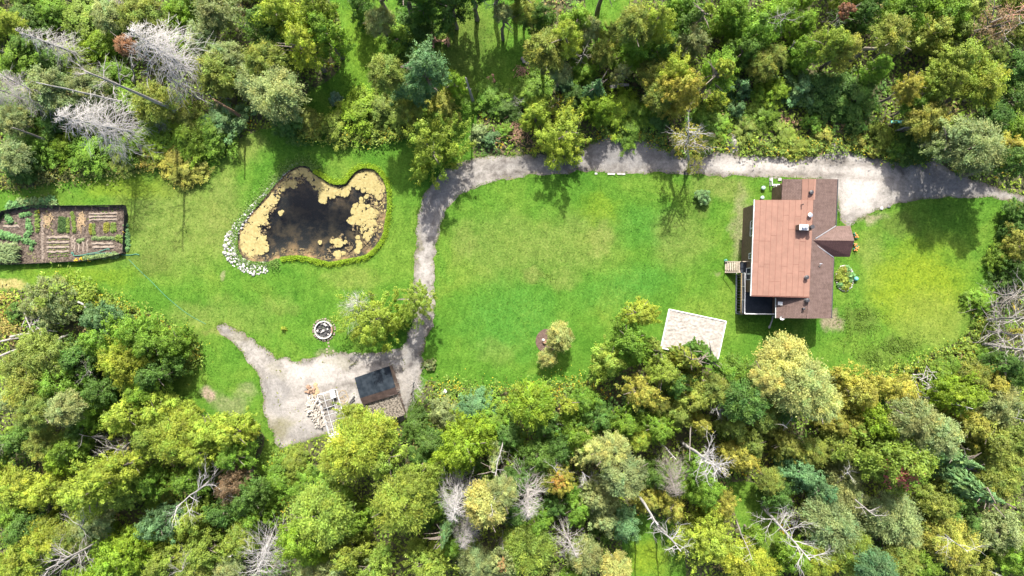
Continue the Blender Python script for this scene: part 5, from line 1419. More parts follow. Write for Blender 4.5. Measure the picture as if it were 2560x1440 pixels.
q.bar(W(2227, 305, .5), W(2268, 304, .5), .32, .12); prop(q.build('turquoise_panel', M['turquoise']), 'long pale turquoise panel lying under the golden larch', 'panel')

# ================================================================== trees
# each entry: crown centre and apparent radius in the photograph, colour, kind, optional height
LIVE = """
60 48 46 d B|22 55 30 y B 9|128 30 42 g B|205 48 58 k H 3|270 38 42 s B|352 38 56 o B|452 24 50 l B|540 22 60 s B|300 60 38 d B|62 112 42 d B
422 112 42 g B|500 92 42 s B|562 145 46 s B|545 182 58 o F|640 205 58 s F|560 302 55 b B|468 292 45 o B|40 150 48 g B|130 152 42 d B|192 150 40 k H 3
252 112 45 l H 3|120 222 60 s F|222 216 50 s F|300 256 58 g B|382 256 54 o B|58 262 50 g B|28 300 42 s B|132 312 36 d B|30 392 46 s B|100 370 48 g H 3
162 366 40 l H 2.5|42 424 46 d B|232 384 58 g H 2.6|330 372 40 g H 2.2|392 332 48 l H 3|470 346 58 l H 3|540 332 48 g H 3|395 372 42 k H 2|440 395 52 G H 2|300 395 40 o H 1.6|470 428 40 G H 2
700 40 62 y B 13|752 108 50 y B 13|812 82 56 g B 12|790 22 52 y B 12|668 66 56 d B 10|700 100 50 d B 9|690 232 74 s F 13|664 150 54 o F 12
900 16 40 d B|948 52 40 s B 9|1000 98 54 g H 4.5|1032 66 50 d H 4.5|965 180 52 o B 14|1066 176 60 b B 15|1136 206 30 l B 7|1020 225 42 b B 9
900 282 56 l H 3.2|962 270 44 o H 3.4|842 308 44 k H 2.6|1022 276 40 o B 7|1112 262 40 G H 3.4|1090 304 40 g H 3|778 306 34 o H 2.2|985 300 34 k H 2.4|720 300 44 d H 3
1255 30 26 s B 10|1232 242 46 g H 2.4|1265 272 36 d H 2|1195 332 24 s H 1.8|1226 346 22 b H 1.5|1262 326 20 g H 1.6|1130 12 58 d B 11|1060 6 40 d B 9
1312 30 42 o B|1352 40 36 d B|1420 92 42 y B 13|1446 60 50 g B|1366 122 54 o F 12|1400 180 30 s F 8|1470 74 36 s B|1432 112 30 y B|1592 58 54 o B 13|1642 50 50 y B 13|1592 122 52 g B|1650 122 50 d B|1532 92 36 o B|1512 132 36 o B
1722 60 52 d B|1730 102 46 s B|1772 20 16 y B 11|1832 40 50 g B|1882 80 58 g B|1802 172 46 g B 11|1812 170 26 y B 12.5|1906 162 40 o B|1862 130 44 d B|1700 28 46 g B|1695 228 64 G B 11|1690 182 44 y B 11|1650 240 40 o B 8
1488 226 42 b C 9|1552 182 24 s B 7|1542 272 48 l H 2.6|1572 322 40 g H 1.8|1462 182 34 g H 3|1332 230 50 g H 2.4|1410 200 30 b H 2|1440 240 30 d H 2.4
1850 222 26 b H 4|1902 232 26 l H 2|1900 290 40 g H 2|1870 320 34 o H 1.6|1792 252 26 y H 2.6|1752 300 34 g H 2.2|1790 310 40 g H 1.6|1760 350 34 k H 1.6|1640 300 34 d H 2|1600 280 40 g H 2.6
1946 40 54 g B|2002 60 42 g B|1942 142 32 o B|2080 108 44 k B 11|2120 122 40 G B 10|2232 84 50 o B 13|2270 20 58 g B|2370 40 58 g B|2332 82 50 o B|2422 30 50 o B|2404 84 46 o B|2150 40 44 d B
2400 150 54 k B 12|2462 208 60 y F 12|2372 202 50 k B 11|2272 218 36 G B 9|2290 262 30 g B 7|2322 300 52 G F 9|2440 366 78 s B 13|2380 340 50 s B 11|2530 330 50 g B|2522 370 40 G B 10|2548 404 48 d B 12|2540 250 46 d B|2480 300 50 d B 9
2052 222 58 d H 4|2130 242 60 d H 4|2000 222 42 b H 3.5|1942 232 36 l H 3|2032 308 24 g H 2.4|2142 312 26 d H 2|2200 342 36 k H 2.2|2146 356 20 G H 1.4|2186 376 16 G H 1.4|2282 366 48 d H 2.2|2090 260 40 d H 3|2240 370 26 g H 1.8|1960 340 34 k H 1.4|2000 365 30 k H 1.3|2060 345 24 G H 1.4
2560 528 36 d B 4.5|2556 612 42 G B 5.5|2556 680 36 d B 5|2536 568 28 d H 3|2500 645 30 g H 2.4|2450 752 34 g H 2|2470 900 34 g H 2|2425 882 26 k H 1.6|2382 920 30 g H 1.8|2440 940 40 o B 7|2552 835 20 G B 6|2520 910 40 d B 8|2500 705 26 d H 2.2
122 742 58 s F 6|150 770 44 s F 5|90 760 34 s H 2.6|252 802 46 b B 7|262 850 56 g B 9|340 832 50 g B 9|382 866 54 g B 9|330 912 64 y B 10|392 936 56 d B 9|440 852 38 g B 6|468 876 24 o H 2|290 900 40 y B 10
82 862 40 o B 7|130 902 60 o B 9|50 922 50 o B 9|200 902 54 d B 8|72 972 60 o F 10|150 960 50 g B 9|20 1002 32 s B|82 1032 46 o F 11|160 1022 46 s F 11|230 1032 46 g B|310 1040 54 y B 10|402 1026 46 y B 9|466 1032 30 y B 5|360 980 44 g B 8|250 980 44 d B 8
40 1102 42 d B|110 1112 50 o B|172 1122 46 g B|200 1075 36 d B|440 1088 70 y B 11|372 1100 46 k B 10|520 1082 50 y B 10|580 1082 50 y B 10|622 1076 26 y B 5|584 1142 44 g B 9|150 1150 40 l B|500 1130 50 y B 10
40 1222 56 y B|112 1232 54 y B|232 1222 80 y B 13|292 1172 54 y B 12|320 1232 50 k B|382 1202 40 g B|412 1210 34 G H 3|470 1200 44 g B 8|580 1212 40 r B 9|400 1312 50 b B|482 1300 46 k B|560 1280 46 d B|60 1322 50 d B|110 1352 60 y F|182 1342 48 o F
332 1350 40 l B|300 1400 74 l B|40 1412 60 y F|420 1402 58 k B|520 1372 54 k B|602 1352 46 k B|482 1424 48 o B|570 1432 42 s B|620 1240 46 d B 9|640 1290 40 g B|230 1300 50 s F|20 1290 40 g B
890 1116 84 y F 14|850 1160 56 k F 12|940 1080 54 y F 12|960 1150 50 k B 11|882 1046 40 k B 10|1155 1112 74 l B 13|1005 1262 84 k F 15|1040 1210 50 k B 13|800 1292 84 k B 13|750 1340 56 l B 13|780 1372 54 l B|872 1380 58 k B|930 1422 50 k B|880 1300 50 g B|700 1200 46 g H 3|730 1160 44 k H 2.4|770 1210 46 g H 3|830 1240 40 g B 9
1115 1330 32 b C 12|1236 1150 32 s C 12|1215 1262 60 p B 14|1255 1230 40 s B 13|1090 1200 40 g B|1100 1262 40 g B|1110 1030 36 s H 3|1190 1012 40 b H 3|1042 1062 36 d H 3|1186 1402 46 s B|1242 1422 44 s B|1070 1412 60 k B|1132 1362 36 g B|850 1422 50 s B|780 1432 44 s B|1170 1150 36 d B|1075 1110 40 d H 4|1270 1090 40 d H 4|1230 1050 46 g H 3
1401 842 39 p F 6|1368 896 25 p F 3.6|1602 788 44 y B 10|1570 852 54 g B 10|1520 902 50 k B 9|1640 872 30 o C 7|1662 934 42 k B 9|1720 902 42 o C 11|1762 892 44 d C 12|1832 932 50 g F 10|1800 972 46 o B 10|1690 960 36 d B 8|1756 492 19 b H 1.6|1076 910 16 s H 1.2
1330 1012 62 l F 11|1420 1016 24 y B 8|1460 1002 40 g B 7|1602 982 42 G B 10|1650 1012 30 o B|1732 992 54 o B|1862 1002 58 d F 12|1752 1062 32 G B|1440 1082 50 g B|1500 1042 44 d B 8|1560 1062 44 g B 8|1640 1072 44 g B 8|1400 1122 46 d B|1350 1142 46 d B|1380 1192 42 o B|1530 1130 50 p F 13|1562 1192 58 s F 14|1600 1100 32 y B|1490 1240 54 s B|1440 1272 42 g B|1512 1292 46 s B
1320 1372 72 k B|1342 1302 44 g B|1462 1390 50 s F|1540 1422 44 p F|1560 1312 50 b B|1850 1140 50 G B|1880 1110 40 o B|1680 1266 40 G B|1622 1250 36 G B|1760 1230 50 g B|1812 1262 32 G B|1770 1342 74 y B|1860 1402 54 y B|1890 1342 26 g B|1905 1422 42 y B|1690 1200 40 g B|1830 1060 46 o B|1730 1180 40 g B|1640 1190 40 d B|1390 1260 36 d B|1300 1200 46 d B|1290 1290 34 d B
1962 905 74 p F 12|2006 966 76 p F 14|2056 1006 50 p F 13|1920 950 46 p F 12|2140 982 54 G B 9|2242 972 46 G B 9|2400 992 58 l B 10|2352 940 36 g H 2.4|2090 1062 42 G B|2132 1072 40 G B|2202 1062 54 l B 10|2290 1052 58 s F 13|2350 1092 54 s F 13|2382 1142 50 b C 15|2422 1062 50 G B|2502 1012 58 s F|2470 1102 58 o B|2522 1152 50 o B
1962 1112 42 G B|2000 1182 50 b B|2032 1132 42 o B|2100 1122 50 o B|2112 1192 42 s B|2120 1242 50 s F|2230 1292 68 s F|2270 1340 40 s F|1930 1202 36 o B|1950 1242 40 d B|2080 1310 74 s F|2130 1380 66 k F|2192 1422 50 b F 13|2050 1402 50 y F|1992 1390 48 g B|2430 1222 56 b C 16|2402 1292 50 d B|2500 1202 50 o B|2542 1102 48 o B|2380 1352 66 G F|2510 1332 54 s B|2542 1402 50 g B|2440 1432 46 o B|2342 1262 50 o B|2302 1412 42 g B|2260 1402 50 o F|1910 1040 46 o B|1960 1030 40 d B|2180 1010 40 d H 3|2480 960 40 G B|2540 940 40 d B
"""
rnd.seed(5); rng = np.random.default_rng(5)
MAN = []
for ln in LIVE.strip().replace('\n', '|').split('|'):
    f = ln.split()
    if len(f) < 5: continue
    px, py, rp = float(f[0]), float(f[1]), float(f[2])
    kd = f[4]
    if kd == 'B' and f[3] in 'sop' and rnd.random() < .6: kd = 'F'
    if kd == 'B' and f[3] in 'yk' and py > 1000 and rnd.random() < .3: kd = 'F'
    tree(px, py, rp, f[3], kd, float(f[5]) if len(f) > 5 else None)
    MAN.append((px, py, rp, f[3]))
for px, py, rp, c in ((1000, -45, 40, 'd'), (1050, -60, 50, 'g'), (1115, -55, 50, 'o'), (1180, -50, 46, 'd'), (1235, -70, 50, 'g'), (1290, -50, 46, 'o'), (930, -50, 40, 's'), (1525, -70, 40, 'g')):
    tree(px, py, rp, c, 'B', 14)
for px, py, rp, c, h_ in ((944, 800, 74, 'y', 10.5), (1042, 750, 44, 'k', 10), (1076, 372, 80, 'y', 12), (1410, 338, 80, 'y', 10)):
    tree(px, py, rp, c, 'B', h_, None, rnd.choice(CROWN['AL'])); MAN.append((px, py, rp, c))
# trees with a look of their own
cm = to_mesh('crown', crown_tree(20000, 130, .038, .2, .3, -.95, 5, ((.05, -.42, .25), .55, (2.7, .55, 4.0))), M['leaf'])
t = tree(2242, 1150, 76, 'l', 'B', 14, 'green maple with a crimson patch of leaves in the lower right woods', cm); t.rotation_euler = (0, 0, 0)
t.children[0].color = (.13, .19, .025, 1)
cm = to_mesh('crown', crown_tree(7000, 60, .06, .2, .3, -.95, 5, ((0.2, -.3, .4), .6, (1.35, .82, 1.1))), M['leaf'])
t = tree(1402, 1208, 34, 'G', 'B', 10, 'small tree turning orange beside the white dead spruce', cm)
cm = to_mesh('crown', crown_tree(7000, 60, .06, .3, .3, -.95, 5, ((0.0, .2, .5), .5, (1.45, .75, .9))), M['leaf'])
t = tree(1252, 1408, 32, 's', 'B', 10, 'sage tree with brownish red leaf patch at the lower frame edge', cm)
t = tree(310, 112, 26, 'r', 'F', 10, 'brown dying crown beside the broad white dead tree'); t.children[0].color = (.24, .13, .07, 1)
t = tree(2118, 25, 22, 'r', 'B', 9, 'small reddish brown crown at the top frame edge'); t.children[0].color = (.20, .10, .06, 1)
t = tree(578, 1222, 30, 'r', 'B', 8, 'brown withered crown at the tip of the white forked dead tree', rnd.choice(CROWN['SP'])); t.children[0].color = (.26, .15, .08, 1)
t = tree(840, 246, 17, 'b', 'H', 1.2, 'round blue-green grass tuft on the shaded upper glade'); t.children[0].color = (.10, .17, .10, 1)
t = tree(709, 823, 7, 'y', 'H', .7, 'tiny yellow bush alone on the lawn left of the fire pit')

# dead and bare trees, each by the foot and the tip of its trunk
DS = dead_spruce
DS((345, 332), (142, 290), 'large white dead spruce sprawling above the garden lawn', 'dead_white', 1, 1.15)
DS((225, 147), (38, 76), 'thin white dead spruce near the upper left corner', 'dead_white', 0, 1.0)
DS((500, 192), (326, 76), 'broad grey-white dead tree with brown dying crown beside it', 'dead_white', 1, 1.25)
DS((170, 272), (-10, 180), 'sparse dead spruce with drooping branches at the left frame edge', 'dead', 0, 1.2)
DS((100, 265), (-60, 200), 'pale dead spruce crossing the left frame edge', 'dead', 1, 1.0)
DS((425, 318), (372, 288), 'small arching dead spruce below the tallest grey dead tree', 'dead_white', 2, 1.4)
DS((320, 30), (255, -10), 'greyish dead spruce at the top frame edge', 'dead', 1, 1.0)
DS((1150, 1190), (1133, 1300), 'feathery white dead spruce below the bright green round maple', 'dead_white', 1, .7)
DS((1172, 1285), (1154, 1368), 'narrow grey dead spruce right of the small blue spruce', 'dead', 1, .8)
DS((1318, 1180), (1320, 1292), 'straight white dead spruce with level spiky twigs', 'dead', 0, .85)
DS((1400, 1305), (1442, 1392), 'dead spruce with long curved twigs at the bottom middle', 'dead', 2, 1.2)
DS((690, 1310), (642, 1432), 'big white dead tree with fan of bare branches at the lower edge', 'dead_white', 3, 1.1)
DS((1665, 1145), (1690, 1240), 'brownish dead spruce between the snag and the golden trees', 'dead_grey', 1, .9)
DS((2350, 880), (2560, 905), 'uppermost bare dead spruce leaning out at the right frame edge', 'dead_grey', 0, 1.2) if False else None
BT = bare_tree
BT((465, 287), (212, 178), 'tallest grey dead tree, its bent trunk bare until high up', 'dead', .26, 3, 7, 2, .62, 2.2)
BT((340, 215), (325, 142), 'upright bare grey tree with crooked twigs beside the tallest grey dead tree', 'dead', .14, 6, 6, 1, .4, 1.4, h=9)
snag((345, 263), (92, 206), 'long pale pole-like trunk leaning left above the white dead spruce', 'dead_white', .17, 2)
snag((137, 358), (32, 319), 'thick grey snag at the left near the garden lawn', 'dead_grey', .20, 3)
snag((52, 153), (-12, 120), 'grey snag at the left frame edge', 'dead_grey', .20, 4)
snag((505, 256), (415, 188), 'thin grey pole with few twigs beside blue-green tree', 'dead', .11, 5)
snag((612, 297), (532, 247), 'dark broken snag with splintered brown top', 'dead_brown', .24, 6)
snag((192, 14), (158, -8), 'grey snag cut by the top frame edge', 'dead_grey', .2, 7)
snag((300, 190), (188, 182), 'thin pale trunk left of the tallest grey dead tree', 'dead', .12, 8)
BT((640, 92), (594, 55), 'dark crooked dead tree left of the large yellow-green maple', 'dead_grey', .16, 8, 4, 1, .4, 1.0)
snag((1183, 255), (1164, 194), 'curved grey snag standing alone at the edge of the glade', 'dead', .22, 9)
BT((1722, 430), (1722, 318), 'whitish bare tree with gold-fringed branches standing over the driveway', 'dead_white', .15, 10, 16, 2, .55, 2.0, h=13, spread=.9)
BT((1608, 262), (1612, 236), 'small grey bare bush beside the golden tree', 'dead', .06, 11, 8, 1, .2, 1.1, h=3)
BT((1450, 165), (1458, 132), 'small grey bare tree in shade behind the olive tree', 'dead', .08, 12, 8, 1, .3, 1.4, h=7)
BT((1292, 275), (1298, 250), 'pale grey twiggy bush beside the driveway woods', 'dead', .06, 13, 14, 2, .1, 1.0, h=3)
snag((1968, 130), (1988, 106), 'short grey trunk showing below green crowns near the top', 'dead_grey', .16, 14, h=9)
snag((2175, 155), (2216, 116), 'grey trunk under the olive spruce at upper right', 'dead_grey', .18, 15)
snag((2258, 137), (2320, 92), 'longer grey leaning trunk right of the olive spruce', 'dead_grey', .18, 16)
snag((2140, 32), (2190, -4), 'pale snag at the top frame edge right of the house', 'dead', .18, 17)
BT((2445, 82), (2570, 14), 'dead pine with reddish bare top in the upper right corner', 'dead_red', .22, 18, 16, 1, .5, 2.4)
BT((2408, 122), (2570, 52), 'bare grey pine trunk reaching to the right frame edge', 'dead', .20, 19, 6, 1, .5, 1.8)
snag((2330, 246), (2402, 208), 'pale trunk standing under the two yellow spruces', 'dead', .14, 20)
snag((2405, 252), (2445, 236), 'short pale trunk right of the trunk under the spruces', 'dead', .14, 21)
snag((2236, 328), (2290, 308), 'pale lower trunk of the golden larch', 'dead', .14, 22, h=4)
BT((2080, 55), (2098, 48), 'small pinkish grey bare bush under the top trees', 'dead', .06, 23, 12, 2, .2, 1.1, h=6)
def thin_leaves(px, py, rp, c, h, label):
    t_ = tree(px, py, rp, c, 'B', h, label, rnd.choice(CROWN['SP']))
thin_leaves(1725, 345, 44, 'G', 12, 'thin gold-leaved crown around the whitish bare tree over the driveway')
thin_leaves(2500, 60, 50, 'r', 13, 'thin brownish crown on the dead pine in the upper right corner')
thin_leaves(1740, 410, 26, 'G', 7, 'thin golden branch tips hanging over the driveway')
thin_leaves(140, 735, 70, 'k', 7, 'thin pale leaves over the grey-leaved tree at the left island')
# the row of bare dead trunks at the right edge
for i, (a, b, lab) in enumerate((((2462, 770), (2590, 730), 'uppermost bare trunk of the dead clump at the right edge'), ((2456, 800), (2600, 790), 'second bare trunk from the top of the dead clump at right'), ((2458, 828), (2600, 842), 'middle bare trunk of the dead clump at right'), ((2450, 860), (2600, 880), 'pale thick trunk low in the dead clump at right'), ((2480, 880), (2600, 915), 'lowest bare trunk of the dead clump at right'), ((2490, 745), (2600, 715), 'thin twiggy trunk topping the dead clump at right'))):
    BT(a, b, lab, 'dead_grey' if i in (0, 4) else 'dead', .16 if i != 3 else .24, 30 + i, 26, 1, .12, 2.3, up=.2, kids=4, name='bare_tree', cat='dead tree')
BT((325, 1108), (268, 1150), 'bare crooked dead tree spreading over green crowns at lower left', 'dead', .18, 41, 9, 2, .1, 2.4, h=9)
BT((300, 1105), (198, 1085), 'thin bare dead limbs reaching left beside the crooked dead tree', 'dead', .12, 42, 6, 1, .2, 2.0)
BT((568, 1167), (440, 1268), 'white forked dead tree reaching down-left above the goldenrod', 'dead_white', .15, 43, 10, 2, .35, 2.3)
BT((295, 1328), (115, 1424), 'long grey dead tree with spreading branches near lower left corner', 'dead', .2, 44, 13, 2, .25, 3.0)
BT((230, 1345), (195, 1310), 'bare limbs rising beside the long grey dead tree', 'dead', .12, 45, 8, 2, .2, 2.2, h=11)
BT((385, 955), (325, 962), 'small dark bare limbs under the left island of trees', 'dead', .10, 46, 7, 1, .2, 1.4, h=5)
BT((190, 975), (222, 925), 'grey bare twigs between olive crowns at left', 'dead', .09, 47, 9, 2, .2, 1.6, h=7)
BT((25, 1105), (5, 1112), 'faint bare twigs at the lower left frame edge', 'dead_grey', .08, 48, 8, 1, .2, 1.4, h=8)
BT((1030, 985), (1036, 950), 'grey twiggy leafless tree leaning on the shed side', 'dead', .12, 49, 34, 2, .1, 1.7, h=6, spread=1.2, kids=4)
DS((899, 800), (893, 750), 'fluffy white dead treetop beside the yellow-green tree', 'dead_white', 3, 1.0, h=6.5)
BT((1258, 1095), (1238, 1190), 'white trunk with grey twigs beside the round maple', 'dead_white', .10, 51, 8, 1, .3, .9)
BT((1225, 1290), (1228, 1260), 'bare white limbs poking from the pale olive tree', 'dead_white', .10, 52, 9, 2, .4, 1.7, h=13)
BT((1255, 1320), (1258, 1375), 'thin white bare trunk in the lower middle woods', 'dead', .09, 53, 7, 1, .3, 1.0)
BT((1395, 1185), (1380, 1165), 'bare white branches above the small orange tree', 'dead_white', .09, 54, 8, 2, .3, 1.5, h=9)
BT((1490, 1205), (1455, 1180), 'pale twiggy bare tree right of the orange tree', 'dead_white', .10, 55, 12, 2, .3, 1.3, h=8)
BT((1395, 1085), (1410, 1060), 'small white bare branch under the bright lime tree', 'dead_white', .07, 56, 5, 1, .3, 1.0, h=5)
snag((1524, 1186), (1553, 1236), 'short white snag among sage trees', 'dead_white', .14, 57)
snag((1652, 1108), (1690, 1148), 'short pale snag left of the white dead tree', 'dead_white', .14, 58)
snag((1533, 1128), (1552, 1162), 'white upper trunk in pale sage crown', 'dead_white', .11, 59)
snag((1728, 1022), (1724, 1152), 'tall dark straight dead trunk in shade below the pines', 'dead_grey', .12, 60, h=11)
BT((1585, 1222), (1645, 1312), 'long white bent dead tree above the lower clearing', 'dead_white', .24, 61, 3, 1, .6, 1.0)
BT((1636, 1300), (1702, 1378), 'white dead tree forking over the lower clearing', 'dead_white', .17, 62, 11, 2, .35, 2.2)
BT((1700, 1102), (1800, 1172), 'thick white dead trunk with bushy bare top near the pines', 'dead_white', .24, 63, 26, 2, .6, 2.0, kids=4)
BT((1820, 1025), (1790, 1020), 'knot of white bare branches under the dark pines', 'dead_white', .10, 64, 14, 2, .3, 1.3, h=8)
BT((1952, 1050), (1968, 1070), 'white three-armed bare branch below the pale willow', 'dead_white', .09, 65, 5, 1, .4, 1.7, h=9)
BT((2293, 992), (2432, 1022), 'slender white leaning trunk from the lawn edge to the right', 'dead_white', .13, 66, 2, 0, .7, .8)
BT((2440, 1022), (2560, 1050), 'white bare treetop over sage crowns at the right edge', 'dead_white', .09, 67, 6, 1, .3, 1.4)
BT((2080, 1205), (2190, 1290), 'dark grey dead trunk with white broken stubs in sage trees', 'dead', .17, 68, 10, 1, .2, 1.4)
BT((2115, 1200), (2120, 1175), 'small white forked branch left of the crimson maple', 'dead_white', .09, 69, 6, 2, .4, 1.2, h=11)
BT((1905, 1265), (2025, 1400), 'large white branching dead tree over the dark clearing', 'dead_white', .2, 70, 16, 2, .1, 2.6)
BT((2320, 1305), (2420, 1380), 'pair of white bare limbs over the olive-gold crown', 'dead_white', .10, 71, 7, 1, .2, 2.4, h=14)
BT((2400, 1395), (2500, 1440), 'white fan of bare branches at the lower right frame edge', 'dead_white', .10, 72, 12, 1, .2, 2.6)
BT((1840, 1300), (1880, 1400), 'thin drooping bare tree above yellow-green crowns', 'dead', .10, 73, 9, 1, .3, 1.6)
snag((2380, 1115), (2425, 1125), 'short dark trunk between pale spruces', 'dead_grey', .13, 74, h=8)
BT((470, 1402), (450, 1430), 'small bare white limbs at the bottom edge left of the fan-shaped dead tree', 'dead', .09, 75, 10, 2, .2, 1.8, h=11)
snag((590, 1378), (576, 1392), 'pale broken snag beside the fan-shaped dead tree', 'dead_white', .14, 76, h=8)
BT((1290, 20), (1215, 10), 'hanging grey twigs at the top frame edge over the glade', 'dead', .08, 77, 9, 2, .3, 1.3, h=10)
BT((1950, 70), (1965, 30), 'bare grey twigs in the green crown at the top', 'dead', .09, 78, 9, 2, .3, 1.5, h=13)

# fill the woods between and around the trees named above
def px_in(px, py, poly): return in_poly([tuple(W(px, py).xy)], poly)[0]
rnd.seed(77)
cnt = 0; tries = 0
occ = [(a, b, c) for a, b, c, _ in MAN]
while cnt < 90 and tries < 30000:
    tries += 1
    px, py = rnd.uniform(-70, 2630), rnd.uniform(-90, 1530)
    if px > 2420 and 690 < py < 930: continue
    edge_out = px < 10 or px > 2550 or py < 10 or py > 1430
    if px_in(px, py, lawn_np) or px_in(px, py, drive_np) or any(px_in(px, py, np.array(g)) for g in glades): continue
    big = rnd.random() < .45
    rp = rnd.uniform(34, 50) if big or edge_out else rnd.uniform(18, 32)
    w = np.array(W(px, py).xy)
    clear = min(dist_poly([w], lawn_np)[0], dist_poly([w], drive_np)[0], *(dist_poly([w], np.array(g))[0] for g in glades)) * SC
    if clear < rp * (1.25 if rp > 33 else .9) + 6: continue
    if any((px - a) ** 2 + (py - b) ** 2 < ((c + rp) * (.52 if not edge_out else .6)) ** 2 for a, b, c in occ): continue
    near = sorted(MAN, key=lambda q: (px - q[0]) ** 2 + (py - q[1]) ** 2)[:3]
    c = rnd.choice(near)[3]
    if c in 'pG' and rnd.random() < .6: c = 'g'
    if rp > 33: tree(px, py, rp, c, rnd.choice('BBBF') if c in 'sop' else 'B')
    else: tree(px, py, rp, rnd.choice((c, 'd', 'g')), 'H', rnd.uniform(1.6, 3.4))
    occ.append((px, py, rp)); cnt += 1

# ================================================================== ground cover
rng = np.random.default_rng(21)
def noise_arr(P_, s, z): return np.array([mnoise.noise((x * s, y * s, z)) for x, y in P_])
n0 = 250000
pts = np.stack([rng.uniform(-74, 74, n0), rng.uniform(-44, 44, n0)], 1)
ok = ~in_poly(pts, lawn_np) & ~in_poly(pts, drive_np) & ~in_poly(pts, soil_np) & ~in_poly(pts, pond_np)
for g in glades: ok &= ~in_poly(pts, np.array(g))
ok &= ~in_poly(pts, np.array([tuple(HZ(a, b).xy) for a, b in ((300, 120), (1200, 120), (1200, 1300), (200, 1300))]))
pts = pts[ok]
edge_d = np.minimum(dist_poly(pts, lawn_np), dist_poly(pts, drive_np))
for g in glades: edge_d = np.minimum(edge_d, dist_poly(pts, np.array(g)))
n1 = noise_arr(pts, .55, 1.0); n2 = noise_arr(pts, 1.5, 5.0); n3 = noise_arr(pts, .18, 9.0)
keep = rng.random(len(pts)) < np.clip(.78 + .7 * n2, .12, 1)
pts, n1, n2, n3, edge_d = pts[keep], n1[keep], n2[keep], n3[keep], edge_d[keep]
m_ = len(pts)
hmax = np.clip(.65 + 1.1 * n1 + .5 * n2, .08, 2.0) * np.clip(edge_d / 1.2, .18, 1)
z = hmax * rng.uniform(.45, 1.0, m_)
base_c = np.array((.102, .178, .022)) * np.ones((m_, 1))
wt = np.clip(.5 + 1.4 * n3, 0, 1)[:, None]
base_c = base_c * (1 - wt) + np.array((.150, .205, .026)) * wt
wt = np.clip((-n3 - .18) * 3, 0, 1)[:, None]; base_c = base_c * (1 - wt) + np.array((.058, .112, .028)) * wt
base_c *= (1 + .28 * rng.normal(size=(m_, 1))).clip(.5, 1.7)
gold = (noise_arr(pts, .42, 33.0) > .30) & (edge_d < 5) & (rng.random(m_) < .32)
base_c[gold] = np.array((.34, .26, .025)) * rng.uniform(.7, 1.2, (gold.sum(), 1))
tan_ = (noise_arr(pts, .3, 51.0) > .36) & (rng.random(m_) < .55)
base_c[tan_] = np.array((.20, .155, .065)) * rng.uniform(.7, 1.2, (tan_.sum(), 1))
N_ = rng.normal(size=(m_, 3)) * .45 + np.array((0, 0, 1))
V_, F_ = cards(np.c_[pts, z], N_, rng.uniform(.11, .26, m_), .62)
o = link_mesh('undergrowth', mesh_np('undergrowth', V_, F_, M['weed'], base_c), kind='stuff'); o.color = (1, 1, 1, 1)

# clods and crumbs on the garden soil, weeds in the house lawn
m_ = len(pts_); V_, F_ = cards(np.c_[pts_, rng.uniform(.02, .09, m_)], rng.normal(size=(m_, 3)) * .6 + np.array((0, 0, 1)), rng.uniform(.03, .10, m_), .7)
link_mesh('soil_clods', mesh_np('soil_clods', V_, F_, M['dirt']), kind='stuff')
wp = []
for px, py, rx, ry, k_ in ((2150, 800, 55, 45, 1500), (2250, 865, 60, 30, 1100), (2190, 895, 60, 32, 1100), (2120, 860, 30, 30, 150), (1360, 690, 40, 20, 120), (1075, 920, 20, 30, 120)):
    c_ = W(px, py); wp.append(np.stack([c_.x + rng.normal(size=k_) * rx / 40, c_.y + rng.normal(size=k_) * ry / 40], 1))
wp = np.concatenate(wp); wp = wp[noise_arr(wp, 1.3, 2.5) > -.12]; m_ = len(wp)
V_, F_ = cards(np.c_[wp, rng.uniform(.05, .2, m_)], rng.normal(size=(m_, 3)) * .5 + np.array((0, 0, 1)), rng.uniform(.04, .11, m_), .6)
o = link_mesh('lawn_weeds', mesh_np('lawn_weeds', V_, F_, M['weed'], np.array((.066, .116, .014)) * rng.uniform(.6, 1.4, (m_, 1))), kind='stuff'); o.color = (1, 1, 1, 1)

# yellow-flowering weeds along the edges of the woods
def border(px_pts, n, wdt, hgt, frac, c_leaf, c_flow, name='flowering_weeds'):
    path = np.array(px_poly(px_pts, 5, 0, False)); seg_ = np.r_[0, np.cumsum(np.linalg.norm(np.diff(path, axis=0), axis=1))]
    s_ = rng.random(n) * seg_[-1]; i = np.clip(np.searchsorted(seg_, s_) - 1, 0, len(path) - 2)
    f = ((s_ - seg_[i]) / np.maximum(seg_[i + 1] - seg_[i], 1e-6))[:, None]; P_ = path[i] * (1 - f) + path[i + 1] * f
    P_ = P_ + rng.normal(size=(n, 2)) * wdt * .5
    q = noise_arr(P_, 1.1, 3.0); k_ = q > -.32; P_, q, s_ = P_[k_], q[k_], s_[k_]; n = len(P_)
    z_ = hgt * np.clip(.75 + .8 * q, .2, 1.4) * rng.uniform(.35, 1, n) ** .6
    col = np.array(c_leaf) * (1 + .28 * rng.normal(size=(n, 1))).clip(.5, 1.6)
    fl_ = (rng.random(n) < frac * np.clip(1 + 2.2 * noise_arr(P_, .8, 8.0), 0, 2)) & (z_ > hgt * .4)
    col[fl_] = np.array(c_flow) * rng.uniform(.75, 1.2, (fl_.sum(), 1))
    V_, F_ = cards(np.c_[P_, z_], rng.normal(size=(n, 3)) * .5 + np.array((0, 0, 1)), rng.uniform(.09, .2, n) * np.where(fl_, .6, 1), .6)
    o = link_mesh(name, mesh_np(name, V_, F_, M['weed'], col), kind='stuff'); o.color = (1, 1, 1, 1)
YF = (.36, .295, .03)
border([(150, 715), (210, 735), (280, 760), (340, 790), (400, 820), (450, 850), (485, 885), (470, 915)], 6000, 1.6, 1.5, .26, (.125, .185, .03), YF)
